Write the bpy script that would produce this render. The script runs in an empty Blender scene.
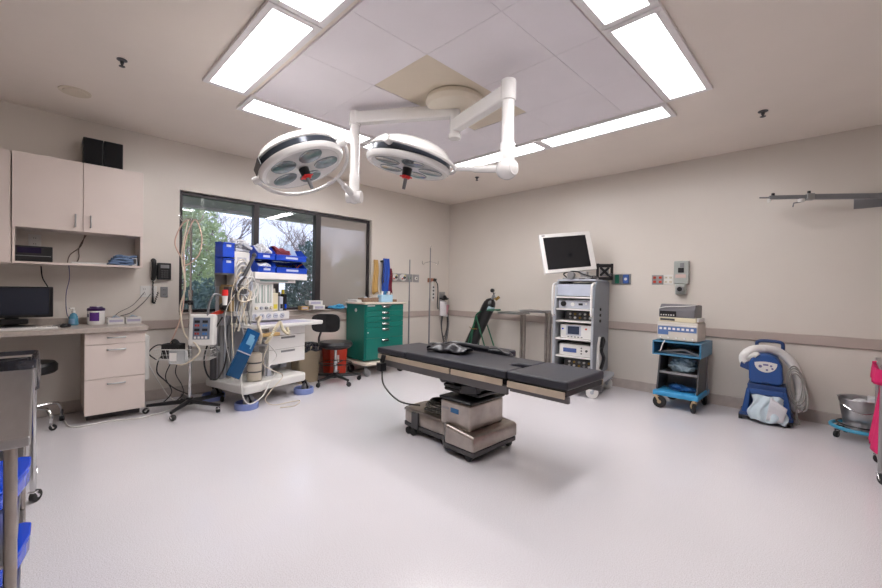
import bpy, bmesh, math, random
from mathutils import Vector, Matrix, Quaternion
rnd = random.Random(7)
S = bpy.context.scene
C = S.collection
R = math.radians
PI = math.pi

# ------------------------------------------------------------------ camera
cam_d = bpy.data.cameras.new('camera')
cam = bpy.data.objects.new('camera', cam_d)
C.objects.link(cam)
S.camera = cam
CF, ROLL, PITCH, YAW = 402.307, 0.0176224, -0.0130245, 0.7842589
cam_d.sensor_width = 36.0
cam_d.lens = CF * 36.0 / 882.0
cam_d.clip_start = 0.05
fw = Vector((-math.sin(YAW) * math.cos(PITCH), math.cos(YAW) * math.cos(PITCH), math.sin(PITCH)))
rt = Vector((math.cos(YAW), math.sin(YAW), 0))
up = rt.cross(fw)
r2 = rt * math.cos(ROLL) + up * math.sin(ROLL)
u2 = -rt * math.sin(ROLL) + up * math.cos(ROLL)
mw = Matrix((r2, u2, -fw)).transposed().to_4x4()
mw.translation = Vector((5.0653, -5.2694, 1.2163))
cam.matrix_world = mw

# ------------------------------------------------------------------ sky, sun, exposure
w = bpy.data.worlds.new('sky')
S.world = w
w.use_nodes = True
wn = w.node_tree.nodes
bg = wn['Background']
tc = wn.new('ShaderNodeTexCoord')
sep = wn.new('ShaderNodeSeparateXYZ')
cr = wn.new('ShaderNodeValToRGB')
w.node_tree.links.new(tc.outputs['Generated'], sep.inputs[0])
w.node_tree.links.new(sep.outputs['Z'], cr.inputs[0])
cr.color_ramp.elements[0].position = 0.0
cr.color_ramp.elements[0].color = (0.86, 0.88, 1.0, 1)
cr.color_ramp.elements[1].position = 0.6
cr.color_ramp.elements[1].color = (0.55, 0.68, 1.0, 1)
w.node_tree.links.new(cr.outputs[0], bg.inputs[0])
bg.inputs[1].default_value = 1.5
sl = bpy.data.lights.new('sun', 'SUN')
sl.energy = 7.5
sl.angle = R(4)
sl.color = (1.0, 0.95, 0.88)
so = bpy.data.objects.new('sun', sl)
C.objects.link(so)
so.rotation_euler = (R(48), 0, R(160))
LIGHT = 21.5                                    # strength of the ceiling diffusers
vs = S.view_settings
vs.view_transform = 'Standard'
vs.look = 'None'
vs.gamma = 1.0
vs.exposure = 0.0

# ------------------------------------------------------------------ materials
def lin(c):
    return tuple((x / 12.92 if x <= 0.04045 else ((x + 0.055) / 1.055) ** 2.4) for x in c)
def hexc(h):
    return lin(tuple(int(h[i:i + 2], 16) / 255 for i in (0, 2, 4)))
MATS = {}
def mat(name, col, rough=0.5, metal=0.0, var=0.06, scale=6.0, bump=0.0, bscale=40.0, emit=None, es=1.0,
        trans=0.0, alpha=1.0, coat=0.0, spec=0.5, stretch=None):
    if name in MATS: return MATS[name]
    m = bpy.data.materials.new(name)
    m.use_nodes = True
    nt = m.node_tree
    b = nt.nodes['Principled BSDF']
    if isinstance(col, str): col = hexc(col)
    tc = nt.nodes.new('ShaderNodeTexCoord')
    mp = nt.nodes.new('ShaderNodeMapping')
    nt.links.new(tc.outputs['Object'], mp.inputs[0])
    if stretch: mp.inputs['Scale'].default_value = stretch
    nz = nt.nodes.new('ShaderNodeTexNoise')
    nz.inputs['Scale'].default_value = scale
    nz.inputs['Detail'].default_value = 4
    nt.links.new(mp.outputs[0], nz.inputs['Vector'])
    rp = nt.nodes.new('ShaderNodeValToRGB')
    rp.color_ramp.elements[0].position = 0.3
    rp.color_ramp.elements[1].position = 0.7
    rp.color_ramp.elements[0].color = tuple(min(1, c * (1 - var)) for c in col) + (1,)
    rp.color_ramp.elements[1].color = tuple(min(1, c * (1 + var)) for c in col) + (1,)
    nt.links.new(nz.outputs[0], rp.inputs[0])
    nt.links.new(rp.outputs[0], b.inputs['Base Color'])
    b.inputs['Roughness'].default_value = rough
    b.inputs['Metallic'].default_value = metal
    b.inputs['Transmission Weight'].default_value = trans
    b.inputs['Alpha'].default_value = alpha
    b.inputs['Coat Weight'].default_value = coat
    b.inputs['Specular IOR Level'].default_value = spec
    if emit:
        b.inputs['Emission Color'].default_value = (hexc(emit) if isinstance(emit, str) else emit) + (1,)
        b.inputs['Emission Strength'].default_value = es
    if bump:
        n2 = nt.nodes.new('ShaderNodeTexNoise')
        n2.inputs['Scale'].default_value = bscale
        n2.inputs['Detail'].default_value = 3
        nt.links.new(mp.outputs[0], n2.inputs['Vector'])
        bp = nt.nodes.new('ShaderNodeBump')
        bp.inputs['Strength'].default_value = bump
        bp.inputs['Distance'].default_value = 0.02
        nt.links.new(n2.outputs[0], bp.inputs['Height'])
        nt.links.new(bp.outputs[0], b.inputs['Normal'])
    MATS[name] = m
    return m

WALL = mat('wall_paint', 'dad2c9', 0.33, var=0.02, scale=1.5, bump=0.06, bscale=9)
CEIL = mat('ceiling_paint', 'f0e5da', 0.6, var=0.02, scale=2)
RAILM = mat('rail_vinyl', 'b6a79f', 0.45, var=0.03)
BASEM = mat('base_vinyl', 'b7aca6', 0.4, var=0.08, scale=14)
PANEL = mat('panel_white', 'f2ecf0', 0.4, var=0.02, scale=3, bump=0.05, bscale=30)
BEIGE = mat('panel_beige', 'ddd0bd', 0.55, var=0.02)
WHITE = mat('white_enamel', 'e9e6e3', 0.22, var=0.02, coat=0.4)
WPLAS = mat('white_plastic', 'dedcd8', 0.4, var=0.03)
CREAM = mat('cream_plastic', 'd9cfb4', 0.45, var=0.04)
LAMBASE = mat('cream_paint', 'cfc8bd', 0.4, var=0.03)
LAM = mat('cream_laminate', 'dccec6', 0.38, var=0.02, scale=3)
LAMD = mat('cabinet_edge', 'c4b5a8', 0.5, var=0.03)
TOPL = mat('worktop_laminate', 'b0a59c', 0.3, var=0.1, scale=40)
STEEL = mat('stainless_steel', 'b5b4b5', 0.28, 0.95, var=0.06, scale=5, bump=0.05, bscale=60, stretch=(1, 8, 1))
STEELW = mat('warm_steel', 'aca49d', 0.3, 1.0, var=0.2, scale=7, bump=0.05, bscale=50)
RAILSTEEL = mat('side_rail_steel', 'cbbba6', 0.35, 0.5, var=0.08, scale=9)
CHROME = mat('chrome', 'cfcfcf', 0.12, 1.0, var=0.02)
ALU = mat('satin_aluminium', 'a7a7a8', 0.35, 0.8, var=0.04)
GREYM = mat('grey_metal', '8b8b8d', 0.4, 0.3, var=0.05)
DGREY = mat('dark_grey', '4a494b', 0.45, var=0.06)
BLACK = mat('black_plastic', '17171a', 0.35, var=0.1)
BLACKR = mat('black_rubber', '1b1b1c', 0.6, var=0.1)
VINYL = mat('black_vinyl', '272831', 0.4, var=0.08, scale=10, bump=0.04, bscale=12)
VINYLS = mat('glossy_black_vinyl', '1c1c22', 0.3, var=0.15, bump=0.2, bscale=12)
BAGM = mat('black_bag', '20222c', 0.22, var=0.2, bump=0.6, bscale=14, coat=0.4)
BLUEB = mat('blue_bin', '1546c0', 0.35, var=0.06)
BLUEBR = mat('bright_blue_plastic', '0b45cc', 0.25, var=0.05, coat=0.3)
BLUEP = mat('blue_pack', '0c5288', 0.3, var=0.12, scale=9)
PBLUE = mat('periwinkle_plastic', '8494cb', 0.4, var=0.05)
TEAL = mat('green_enamel', '107064', 0.3, var=0.04, coat=0.2)
TEALD = mat('green_enamel_side', '0f6a5e', 0.35, var=0.04)
CARTW = mat('cart_top', 'd8cfbf', 0.35, var=0.03)
LBLUE = mat('cart_blue', '417fa3', 0.4, var=0.05)
SBLUE = mat('bright_shelf_blue', '3f9bd0', 0.4, var=0.05)
WARMB = mat('royal_blue_plastic', '274f8f', 0.35, var=0.06)
WARMD = mat('deep_blue_plastic', '1c3b70', 0.4, var=0.06)
CLOTHB = mat('pale_blue_cloth', 'a9c3d3', 0.7, var=0.08, bump=0.5, bscale=14)
CLOTHM = mat('blue_cloth', '6b83a6', 0.8, var=0.12, bump=0.6, bscale=18)
PINK = mat('magenta_cloth', 'd01a62', 0.7, var=0.1, bump=0.5, bscale=10)
REDP = mat('red_plastic', 'c23a22', 0.4, var=0.06)
REDB = mat('bright_red', 'e02b2b', 0.4, var=0.04)
MAROON = mat('maroon_cloth', '7c2a38', 0.6, var=0.1)
TANC = mat('tan_cloth', 'c09a5c', 0.7, var=0.1)
ROYAL = mat('royal_apron', '1c49a8', 0.5, var=0.1)
PURP = mat('purple_print', '5c2f86', 0.4, var=0.05)
TUBEC = mat('cream_tubing', 'd8ccb8', 0.35, var=0.05)
TUBEW = mat('white_tubing', 'dddbd6', 0.3, var=0.04)
TUBEP = mat('pinkish_tubing', 'dbb9a8', 0.35, var=0.05)
SCRN = mat('screen', '14171c', 0.08, var=0.15, scale=3, spec=0.7)
SCRG = mat('screen_grey', '2b2f3b', 0.25, var=0.08, scale=2)
FRAME = mat('bronze_window_frame', '342f31', 0.4, 0.3, var=0.05)
WFR = mat('troffer_frame', 'f0ecec', 0.35, var=0.02)
DIFF = mat('lit_diffuser', 'ffffff', 0.5, var=0.0, emit=(1.0, 0.975, 0.985), es=LIGHT)
LENS = mat('lamp_lens', '8f9aa0', 0.12, 0.4, var=0.2, scale=20, coat=0.5)
BAND = mat('lamp_band', '3d424b', 0.18, 0.3, var=0.1)
CANB = mat('beige_cover', 'f2e8d6', 0.4, var=0.02)
CLEAR = mat('clear_plastic', 'dfe6ea', 0.15, var=0.05, trans=0.6)
SANI = mat('blue_gel', '6fb7d8', 0.15, var=0.05, trans=0.4)
WOODT = mat('tan_board', 'c2a06a', 0.5, var=0.08)
TANBIN = mat('tan_bin', 'a8987f', 0.45, var=0.05)
GREENS = mat('green_tube_frame', '1c5f43', 0.4, var=0.06)
BRASS = mat('brass', 'a08042', 0.3, 0.8, var=0.06)
LGREY = mat('light_grey_plastic', 'b9bcc6', 0.4, var=0.03)
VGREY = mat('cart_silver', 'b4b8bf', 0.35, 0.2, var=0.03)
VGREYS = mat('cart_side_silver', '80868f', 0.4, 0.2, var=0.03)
YEL = mat('yellow_print', 'd3c23a', 0.5, var=0.04)
SHAVE = mat('window_shade_face', '9a918c', 0.8)

def floor_mat():
    m = bpy.data.materials.new('speckled_vinyl_floor')
    m.use_nodes = True
    nt = m.node_tree
    b = nt.nodes['Principled BSDF']
    tc = nt.nodes.new('ShaderNodeTexCoord')
    def noise(s, d):
        n = nt.nodes.new('ShaderNodeTexNoise')
        n.inputs['Scale'].default_value = s
        n.inputs['Detail'].default_value = d
        nt.links.new(tc.outputs['Object'], n.inputs['Vector'])
        return n
    n1 = noise(210, 5)
    n2 = noise(1.1, 3)
    rp = nt.nodes.new('ShaderNodeValToRGB')
    rp.color_ramp.elements[0].position = 0.38
    rp.color_ramp.elements[0].color = hexc('cbc6c9') + (1,)
    rp.color_ramp.elements[1].position = 0.56
    rp.color_ramp.elements[1].color = hexc('e2dfe3') + (1,)
    nt.links.new(n1.outputs[0], rp.inputs[0])
    r2_ = nt.nodes.new('ShaderNodeValToRGB')
    r2_.color_ramp.elements[0].position = 0.3
    r2_.color_ramp.elements[0].color = (0.955, 0.955, 0.955, 1)
    r2_.color_ramp.elements[1].position = 0.7
    r2_.color_ramp.elements[1].color = (1, 1, 1, 1)
    nt.links.new(n2.outputs[0], r2_.inputs[0])
    mx = nt.nodes.new('ShaderNodeMix')
    mx.data_type = 'RGBA'
    mx.blend_type = 'MULTIPLY'
    mx.inputs[0].default_value = 1
    nt.links.new(rp.outputs[0], mx.inputs[6])
    nt.links.new(r2_.outputs[0], mx.inputs[7])
    nt.links.new(mx.outputs[2], b.inputs['Base Color'])
    b.inputs['Roughness'].default_value = 0.16
    b.inputs['Specular IOR Level'].default_value = 0.5
    n3 = noise(3.0, 2)
    bp = nt.nodes.new('ShaderNodeBump')
    bp.inputs['Strength'].default_value = 0.03
    bp.inputs['Distance'].default_value = 0.03
    nt.links.new(n3.outputs[0], bp.inputs['Height'])
    nt.links.new(bp.outputs[0], b.inputs['Normal'])
    return m
FLOORM = floor_mat()

def mix_transparent(name, col, fac, rough=0.05, glossy=False, tint=(1, 1, 1)):
    m = bpy.data.materials.new(name)
    m.use_nodes = True
    nt = m.node_tree
    for n in list(nt.nodes):
        if n.type == 'BSDF_PRINCIPLED': nt.nodes.remove(n)
    out = nt.nodes['Material Output']
    tr = nt.nodes.new('ShaderNodeBsdfTransparent')
    tr.inputs[0].default_value = tint + (1,)
    sh = nt.nodes.new('ShaderNodeBsdfGlossy' if glossy else 'ShaderNodeBsdfDiffuse')
    sh.inputs[0].default_value = (hexc(col) if isinstance(col, str) else col) + (1,)
    if glossy: sh.inputs['Roughness'].default_value = rough
    mx = nt.nodes.new('ShaderNodeMixShader')
    if glossy:
        fr = nt.nodes.new('ShaderNodeFresnel')
        fr.inputs[0].default_value = fac
        nt.links.new(fr.outputs[0], mx.inputs[0])
    else:
        n = nt.nodes.new('ShaderNodeTexNoise')
        n.inputs['Scale'].default_value = 2
        mr = nt.nodes.new('ShaderNodeMapRange')
        mr.inputs['To Min'].default_value = fac - 0.03
        mr.inputs['To Max'].default_value = fac + 0.03
        nt.links.new(n.outputs[0], mr.inputs[0])
        nt.links.new(mr.outputs[0], mx.inputs[0])
    nt.links.new(tr.outputs[0], mx.inputs[1])
    nt.links.new(sh.outputs[0], mx.inputs[2])
    nt.links.new(mx.outputs[0], out.inputs[0])
    MATS[name] = m
    return m
GLASS = mix_transparent('window_glass', (1, 1, 1), 1.5, 0.0, True, (0.93, 0.95, 0.97))
SHADE = mix_transparent('roller_shade_mesh', 'b5aaa2', 0.55)
FILM = mix_transparent('clear_film', 'e6e9ec', 0.35)

# ------------------------------------------------------------------ mesh building
def catmull(pts, n=6, closed=False):
    P = [Vector(p) for p in pts]
    if len(P) < 3: return P
    out = []
    L = len(P)
    for i in range(L if closed else L - 1):
        p0 = P[(i - 1) % L] if (closed or i > 0) else P[0]
        p1 = P[i]
        p2 = P[(i + 1) % L]
        p3 = P[(i + 2) % L] if (closed or i + 2 < L) else P[-1]
        for k in range(n):
            t = k / n
            out.append(0.5 * ((2 * p1) + (-p0 + p2) * t + (2 * p0 - 5 * p1 + 4 * p2 - p3) * t * t + (-p0 + 3 * p1 - 3 * p2 + p3) * t ** 3))
    if not closed: out.append(P[-1])
    return out

class MB:
    def __init__(s):
        s.bm = bmesh.new()
        s.mi = 0
        s.T = Matrix.Identity(4)
    def _v(s, p): return s.bm.verts.new(s.T @ Vector(p))
    def _f(s, vs):
        try:
            f = s.bm.faces.new(vs)
            f.material_index = s.mi
            return f
        except ValueError:
            return None
    def box(s, x0, x1, y0, y1, z0, z1, M=None):
        v = []
        for z in (z0, z1):
            for (x, y) in ((x0, y0), (x1, y0), (x1, y1), (x0, y1)):
                p = Vector((x, y, z))
                if M: p = M @ p
                v.append(s._v(p))
        for f in ((3, 2, 1, 0), (4, 5, 6, 7), (0, 1, 5, 4), (1, 2, 6, 5), (2, 3, 7, 6), (3, 0, 4, 7)):
            s._f([v[i] for i in f])
        return s
    def cbox(s, c, d, rot=(0, 0, 0)):
        M = Matrix.Translation(c) @ Matrix.Rotation(rot[2], 4, 'Z') @ Matrix.Rotation(rot[1], 4, 'Y') @ Matrix.Rotation(rot[0], 4, 'X')
        return s.box(-d[0] / 2, d[0] / 2, -d[1] / 2, d[1] / 2, -d[2] / 2, d[2] / 2, M)
    def ring(s, c, t, nrm, r, n, ph=0):
        b = t.cross(nrm).normalized()
        return [s._v(c + nrm * (math.cos(ph + 2 * PI * i / n) * r) + b * (math.sin(ph + 2 * PI * i / n) * r)) for i in range(n)]
    def tube(s, pts, r, n=8, closed=False, smooth=0, cap=True):
        if smooth: pts = catmull(pts, smooth, closed)
        P = [Vector(p) for p in pts]
        L = len(P)
        rings = []
        t0 = (P[1] - P[0]).normalized()
        nrm = t0.orthogonal().normalized()
        for i, p in enumerate(P):
            a = P[(i - 1) % L] if (closed or i > 0) else P[i]
            b = P[(i + 1) % L] if (closed or i < L - 1) else P[i]
            t = (b - a)
            t = t.normalized() if t.length > 1e-9 else t0
            nrm = nrm - t * nrm.dot(t)
            nrm = nrm.normalized() if nrm.length > 1e-6 else t.orthogonal().normalized()
            rr = r[min(i, len(r) - 1)] if isinstance(r, (list, tuple)) else r
            rings.append(s.ring(p, t, nrm, rr, n))
        for i in range(L if closed else L - 1):
            A, B = rings[i], rings[(i + 1) % L]
            for k in range(n): s._f((A[k], A[(k + 1) % n], B[(k + 1) % n], B[k]))
        if cap and not closed:
            s._f(rings[0][::-1])
            s._f(rings[-1])
        return s
    def cyl(s, p0, p1, r0, r1=None, n=16):
        return s.tube([p0, p1], [r0, r0 if r1 is None else r1], n)
    def lathe(s, prof, c=(0, 0, 0), n=32, a0=0, a1=2 * PI, sx=1, sy=1):
        full = abs(a1 - a0 - 2 * PI) < 1e-6
        cols = n if full else n + 1
        g = []
        for (r, z) in prof:
            if r < 1e-6 and full:
                g.append([s._v((c[0], c[1], c[2] + z))] * cols)
            else:
                g.append([s._v((c[0] + r * sx * math.cos(a0 + (a1 - a0) * i / n), c[1] + r * sy * math.sin(a0 + (a1 - a0) * i / n), c[2] + z)) for i in range(cols)])
        for j in range(len(prof) - 1):
            for i in range(n):
                k = (i + 1) % cols
                q = [g[j][i], g[j][k], g[j + 1][k], g[j + 1][i]]
                q2 = []
                for v in q:
                    if v not in q2: q2.append(v)
                if len(q2) > 2: s._f(q2)
        return s
    def prism(s, poly, axis, a, b):
        def P(u, v, w_):
            return {'x': (w_, u, v), 'y': (u, w_, v), 'z': (u, v, w_)}[axis]
        A = [s._v(P(u, v, a)) for u, v in poly]
        B = [s._v(P(u, v, b)) for u, v in poly]
        n = len(poly)
        s._f(A[::-1])
        s._f(B)
        for i in range(n): s._f((A[i], A[(i + 1) % n], B[(i + 1) % n], B[i]))
        return s
    def sphere(s, c, r, seg=16, rings=10, sc=(1, 1, 1)):
        prof = [(math.sin(PI * j / rings), -math.cos(PI * j / rings)) for j in range(rings + 1)]
        prof[0] = (0, -1)
        prof[-1] = (0, 1)
        T = s.T
        s.T = T @ Matrix.Translation(c) @ Matrix.Diagonal((r * sc[0], r * sc[1], r * sc[2], 1))
        s.lathe(prof, n=seg)
        s.T = T
        return s
    def grid(s, fn, nu, nv):
        g = [[s._v(fn(i / nu, j / nv)) for j in range(nv + 1)] for i in range(nu + 1)]
        for i in range(nu):
            for j in range(nv): s._f((g[i][j], g[i + 1][j], g[i + 1][j + 1], g[i][j + 1]))
        return s
    def build(s, name, mats, parent=None, bevel=0.0, seg=2, ang=35, solid=0.0, flat=False, loc=None, rz=0, quat=None, label=None, sub=0):
        bmesh.ops.recalc_face_normals(s.bm, faces=s.bm.faces[:])
        me = bpy.data.meshes.new(name)
        s.bm.to_mesh(me)
        s.bm.free()
        if not flat:
            for p in me.polygons: p.use_smooth = True
            me.set_sharp_from_angle(angle=R(ang))
        for m in (mats if isinstance(mats, (list, tuple)) else [mats]): me.materials.append(m)
        o = bpy.data.objects.new(name, me)
        C.objects.link(o)
        if parent: o.parent = parent
        if loc is not None: o.location = loc
        if rz: o.rotation_euler = (0, 0, R(rz))
        if quat is not None:
            o.rotation_mode = 'QUATERNION'
            o.rotation_quaternion = quat
        if solid:
            md = o.modifiers.new('thick', 'SOLIDIFY')
            md.thickness = solid
            md.offset = 0
        if bevel:
            md = o.modifiers.new('bevel', 'BEVEL')
            md.width = bevel
            md.segments = seg
            md.limit_method = 'ANGLE'
            md.angle_limit = R(40)
            md.harden_normals = True
        if sub:
            md = o.modifiers.new('sub', 'SUBSURF')
            md.levels = sub
            md.render_levels = sub
        if label: o['label'] = label
        return o

def tag(o, label, cat, group=None, kind=None):
    o['label'] = label
    o['category'] = cat
    if group: o['group'] = group
    if kind: o['kind'] = kind
    return o
def thing(name, label, cat, loc=(0, 0, 0), rz=0, group=None):
    o = bpy.data.objects.new(name, None)
    o.empty_display_size = 0.1
    C.objects.link(o)
    o.location = loc
    o.rotation_euler = (0, 0, R(rz))
    return tag(o, label, cat, group)
def B(x0, x1, y0, y1, z0, z1): return MB().box(x0, x1, y0, y1, z0, z1)
def struct(o, label=None, cat='structure'):
    o['kind'] = 'structure'
    if label: o['label'] = label
    o['category'] = cat
    return o

# ------------------------------------------------------------------ room shell
H = 2.74
RX, RY = 7.4, -7.4
struct(B(-0.16, RX + .16, RY - .16, 0.16, -0.1, 0).build('floor', FLOORM), 'pale speckled vinyl floor', 'floor')
# ceiling with holes for the fixtures is avoided: fixtures are surface trims 12 mm proud
struct(B(-0.16, RX + .16, RY - .16, 0.16, H, H + 0.1).build('ceiling', CEIL), 'beige painted ceiling', 'ceiling')
WY0, WY1, WZ0, WZ1 = -4.195, -1.70, 0.90, 2.232
wl = MB()
wl.box(-0.16, 0, RY - .16, WY0, 0, H)
wl.box(-0.16, 0, WY1, 0.16, 0, H)
wl.box(-0.16, 0, WY0, WY1, 0, WZ0)
wl.box(-0.16, 0, WY0, WY1, WZ1, H)
struct(wl.build('wall_left', WALL, flat=True), 'beige wall with the window', 'wall')
struct(B(0, RX + .16, 0, 0.16, 0, H).build('wall_back', WALL), 'long beige wall on the right of the corner', 'wall')
struct(B(RX, RX + .16, RY - .16, 0, 0, H).build('wall_right', WALL), 'beige wall behind the camera', 'wall')
struct(B(0, RX, RY - .16, RY, 0, H).build('wall_front', WALL), 'beige wall behind the camera on the desk side', 'wall')
struct(MB().prism([(0, 0), (0.004, 0), (0.014, 0.012), (0.006, 0.11), (0, 0.114)], 'y', RY, 0).build('baseboard_left', BASEM), 'vinyl cove base under the window wall', 'baseboard')
bb = MB()
bb.prism([(0, 0), (-0.014, 0), (-0.008, 0.11), (0, 0.114)], 'x', 0.014, RX)
struct(bb.build('baseboard_back', BASEM), 'vinyl cove base along the right wall', 'baseboard')
struct(B(0, 0.022, -4.54, 0, 0.742, 0.836).build('trim_1', RAILM, bevel=.008), 'mauve grey wall guard rail below the window', 'rail')
struct(B(0.022, RX, -0.022, 0, 0.738, 0.836).build('trim_2', RAILM, bevel=.008), 'mauve grey wall guard rail on the right wall', 'rail')

# window
wf = MB()
t = 0.035
y0, y1, z0, z1 = WY0 + .004, WY1 - .004, WZ0 + .004, WZ1 - .004
wf.box(-.12, -.05, y0, y1, z1 - t, z1)
wf.box(-.12, -.05, y0, y1, z0, z0 + t)
wf.box(-.12, -.05, y0, y0 + t, z0 + t, z1 - t)
wf.box(-.12, -.05, y1 - t, y1, z0 + t, z1 - t)
for a, b in ((-3.405, -3.345), (-2.59, -2.515)): wf.box(-.13, -.04, a, b, z0 + t, z1 - t)
win = struct(wf.build('window_1', FRAME, bevel=.003), 'wide three-pane window in dark bronze frame', 'window')
edges = [(y0 + t, -3.405), (-3.345, -2.59), (-2.515, y1 - t)]
for a, b in edges:
    B(-.088, -.082, a, b, z0 + t, z1 - t).build('window_pane', GLASS, win)
B(-.079, -.076, edges[2][0] + .006, edges[2][1] - .006, z0 + t, z1 - t - .004).build('roller_shade', SHADE, win, label='grey see-through roller shade pulled down over the right pane')
struct(B(-.045, .03, WY0 + .002, WY1 - .002, WZ0 - .012, WZ0 + .006).build('trim_4', RAILM, bevel=.004), 'window sill ledge', 'sill')

# ceiling panel field and the fixture ring
g = .0022
px = [1.715, 2.553, 3.133, 3.725, 4.03]
py = [-4.065, -3.50, -2.925, -2.34, -1.765]
for i in range(4):
    for j in range(4):
        if i == 1 and j in (1, 2): continue
        struct(B(px[i] + g / 2, px[i + 1] - g / 2, py[j] + g / 2, py[j + 1] - g / 2, H - .014, H - .0005).build('trim_%d' % (10 + i * 4 + j), PANEL), 'smooth off-white ceiling panel', 'ceiling panel')
struct(B(px[1] + g, px[2] - g, py[1] + g, py[3] - g, H - .010, H - .0005).build('trim_5', BEIGE), 'beige ceiling panel around the lamp mount', 'ceiling panel')

def troffer(x0, x1, y0, y1, label):
    t_ = thing('ceiling_light', label, 'ceiling light', ((x0 + x1) / 2, (y0 + y1) / 2, H), 0, 'lit ceiling panels around the lamp mount')
    hx, hy = (x1 - x0) / 2, (y1 - y0) / 2
    f = .042
    m = MB()
    m.box(-hx, hx, -hy, -hy + f, -.022, -.001)
    m.box(-hx, hx, hy - f, hy, -.022, -.001)
    m.box(-hx, -hx + f, -hy + f, hy - f, -.022, -.001)
    m.box(hx - f, hx, -hy + f, hy - f, -.022, -.001)
    m.build('frame', WFR, t_, bevel=.003)
    B(-hx + f, hx - f, -hy + f, hy - f, -.014, -.004).build('diffuser', DIFF, t_)
TR = [(1.36, 1.70, -4.078, -2.865, 'long narrow lit ceiling panel over the window side, left one of its row'),
      (1.36, 1.70, -2.855, -1.64, 'lit ceiling panel over the window side, right one of its row behind the lamp post'),
      (1.62, 2.838, -1.74, -1.435, 'lit ceiling panel on the far wall side, left one of its row'),
      (2.848, 4.037, -1.74, -1.435, 'lit ceiling panel on the far wall side, right one of its row'),
      (4.045, 4.36, -2.968, -1.766, 'large lit ceiling panel at upper right, nearer the far wall'),
      (4.045, 4.36, -4.18, -2.976, 'lit ceiling panel cut off by the top edge at upper right'),
      (1.68, 2.885, -4.415, -4.10, 'large lit ceiling panel at upper left, nearer the window'),
      (2.893, 4.04, -4.415, -4.10, 'lit ceiling panel cut off by the top edge at upper left')]
for a in TR: troffer(*a)

def ceil_small(x, y, r, name, label, cat, sprinkler=True):
    m = MB()
    if sprinkler:
        m.lathe([(0, -.0), (r, -.002), (r, -.006), (r * .4, -.012), (r * .35, -.03), (0, -.03)], n=16)
        m.cyl((0, 0, -.03), (0, 0, -.045), r * .2)
        m.lathe([(0, -.045), (r * .6, -.045), (r * .6, -.048), (0, -.05)], n=12)
    else:
        m.lathe([(0, -.012), (r * .72, -.012), (r * .76, -.006), (r, -.008), (r * 1.02, -.001), (0, -.001)], n=24)
    o = m.build(name, DGREY if sprinkler else BEIGE, loc=(x, y, H))
    tag(o, label, cat, 'ceiling sprinklers' if sprinkler else None)
ceil_small(1.556, -4.869, .03, 'sprinkler_head', 'small dark sprinkler on the ceiling left of the lit panels', 'sprinkler')
ceil_small(4.565, -1.018, .035, 'sprinkler_head', 'small dark sprinkler on the ceiling at the right of the picture', 'sprinkler')
ceil_small(1.523, -1.068, .03, 'sprinkler_head', 'small dark sprinkler on the ceiling near the room corner, behind the lamps', 'sprinkler')
ceil_small(0.692, -5.065, .10, 'ceiling_speaker', 'round beige grille in the ceiling above the wall cabinets', 'ceiling grille', False)

# ------------------------------------------------------------------ outside
struct(B(-30, -.3, -30, 25, -.3, -.12).build('terrain', mat('lawn', '4c5a33', 0.9, var=0.3, scale=3)), 'ground outside the window', 'ground')
eave = B(-1.42, -.17, -9, 3, 2.30, 2.44)
for k in range(9): eave.box(-1.3, -.18, -8 + k * 1.15, -7.97 + k * 1.15, 2.275, 2.30)
struct(eave.build('roof_eave', mat('eave_paint', 'c8c4c8', 0.7)), 'grey underside of the roof overhang outside the window', 'eave')
LEAF = [mat('leaf_light', 'bcc8a6', 0.6, var=0.25, scale=2), mat('leaf_mid', '9db09c', 0.6, var=0.25, scale=2), mat('leaf_dark', '778e8c', 0.6, var=0.3, scale=2)]
BARK = mat('bark', '83767e', 0.9, var=0.2)
def bush(x, y, rx, ry, h, n, mi, label, ls=.06, z0=-.12):
    t_ = thing('bush', label, 'bush', (x, y, z0), 0, 'shrubs outside the window')
    m = MB()
    for i in range(n):
        a = rnd.uniform(0, 2 * PI)
        q = rnd.uniform(.35, 1) ** .5
        u = rnd.uniform(-1, 1)
        s_ = math.sqrt(1 - u * u)
        c = Vector((rx * q * s_ * math.cos(a), ry * q * s_ * math.sin(a), h / 2 + h / 2 * q * u))
        if c.z < .05: continue
        d = Vector((rnd.gauss(0, 1), rnd.gauss(0, 1), rnd.gauss(0, 1))).normalized()
        e = d.orthogonal().normalized()
        l = ls * rnd.uniform(.6, 1.4)
        m._f([m._v(c - d * l), m._v(c + e * l * .5), m._v(c + d * l), m._v(c - e * l * .5)])
    m.build('foliage', LEAF[mi], t_, flat=True)
    m = MB()
    for k in range(7):
        a = k * .9
        m.tube([(0, 0, 0), (rx * .3 * math.cos(a), ry * .3 * math.sin(a), h * .4), (rx * .7 * math.cos(a), ry * .7 * math.sin(a), h * .75)], [.025, .018, .008], 5)
    m.build('stem', BARK, t_)
struct(B(-1.33, -1.25, -9, 3, 2.262, 2.2995).build('trim_6', WHITE), 'white strip under the roof overhang imitating a ceiling light reflected in the window', 'trim')  # imitates a ceiling light reflected in the glass, added as a white strip
bush(-3.3, -3.5, .65, .85, 3.1, 8500, 0, 'tall pale green leafy shrub behind the left pane of the window', .042)
bush(-2.1, -3.3, .45, .6, 1.45, 5200, 2, 'low blue green shrub behind the left pane of the window', .035)
bush(-2.1, -1.60, .5, .5, 2.2, 6500, 2, 'blue green shrub rising high behind the middle pane of the window', .036)
bush(-2.9, -.1, .6, .75, 2.1, 4500, 1, 'shrub seen dimly through the grey roller shade', .045)
bush(-5.0, -2.0, .7, 1.0, 2.1, 4500, 1, 'pale green shrub farther back behind the middle mullion', .045)
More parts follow.
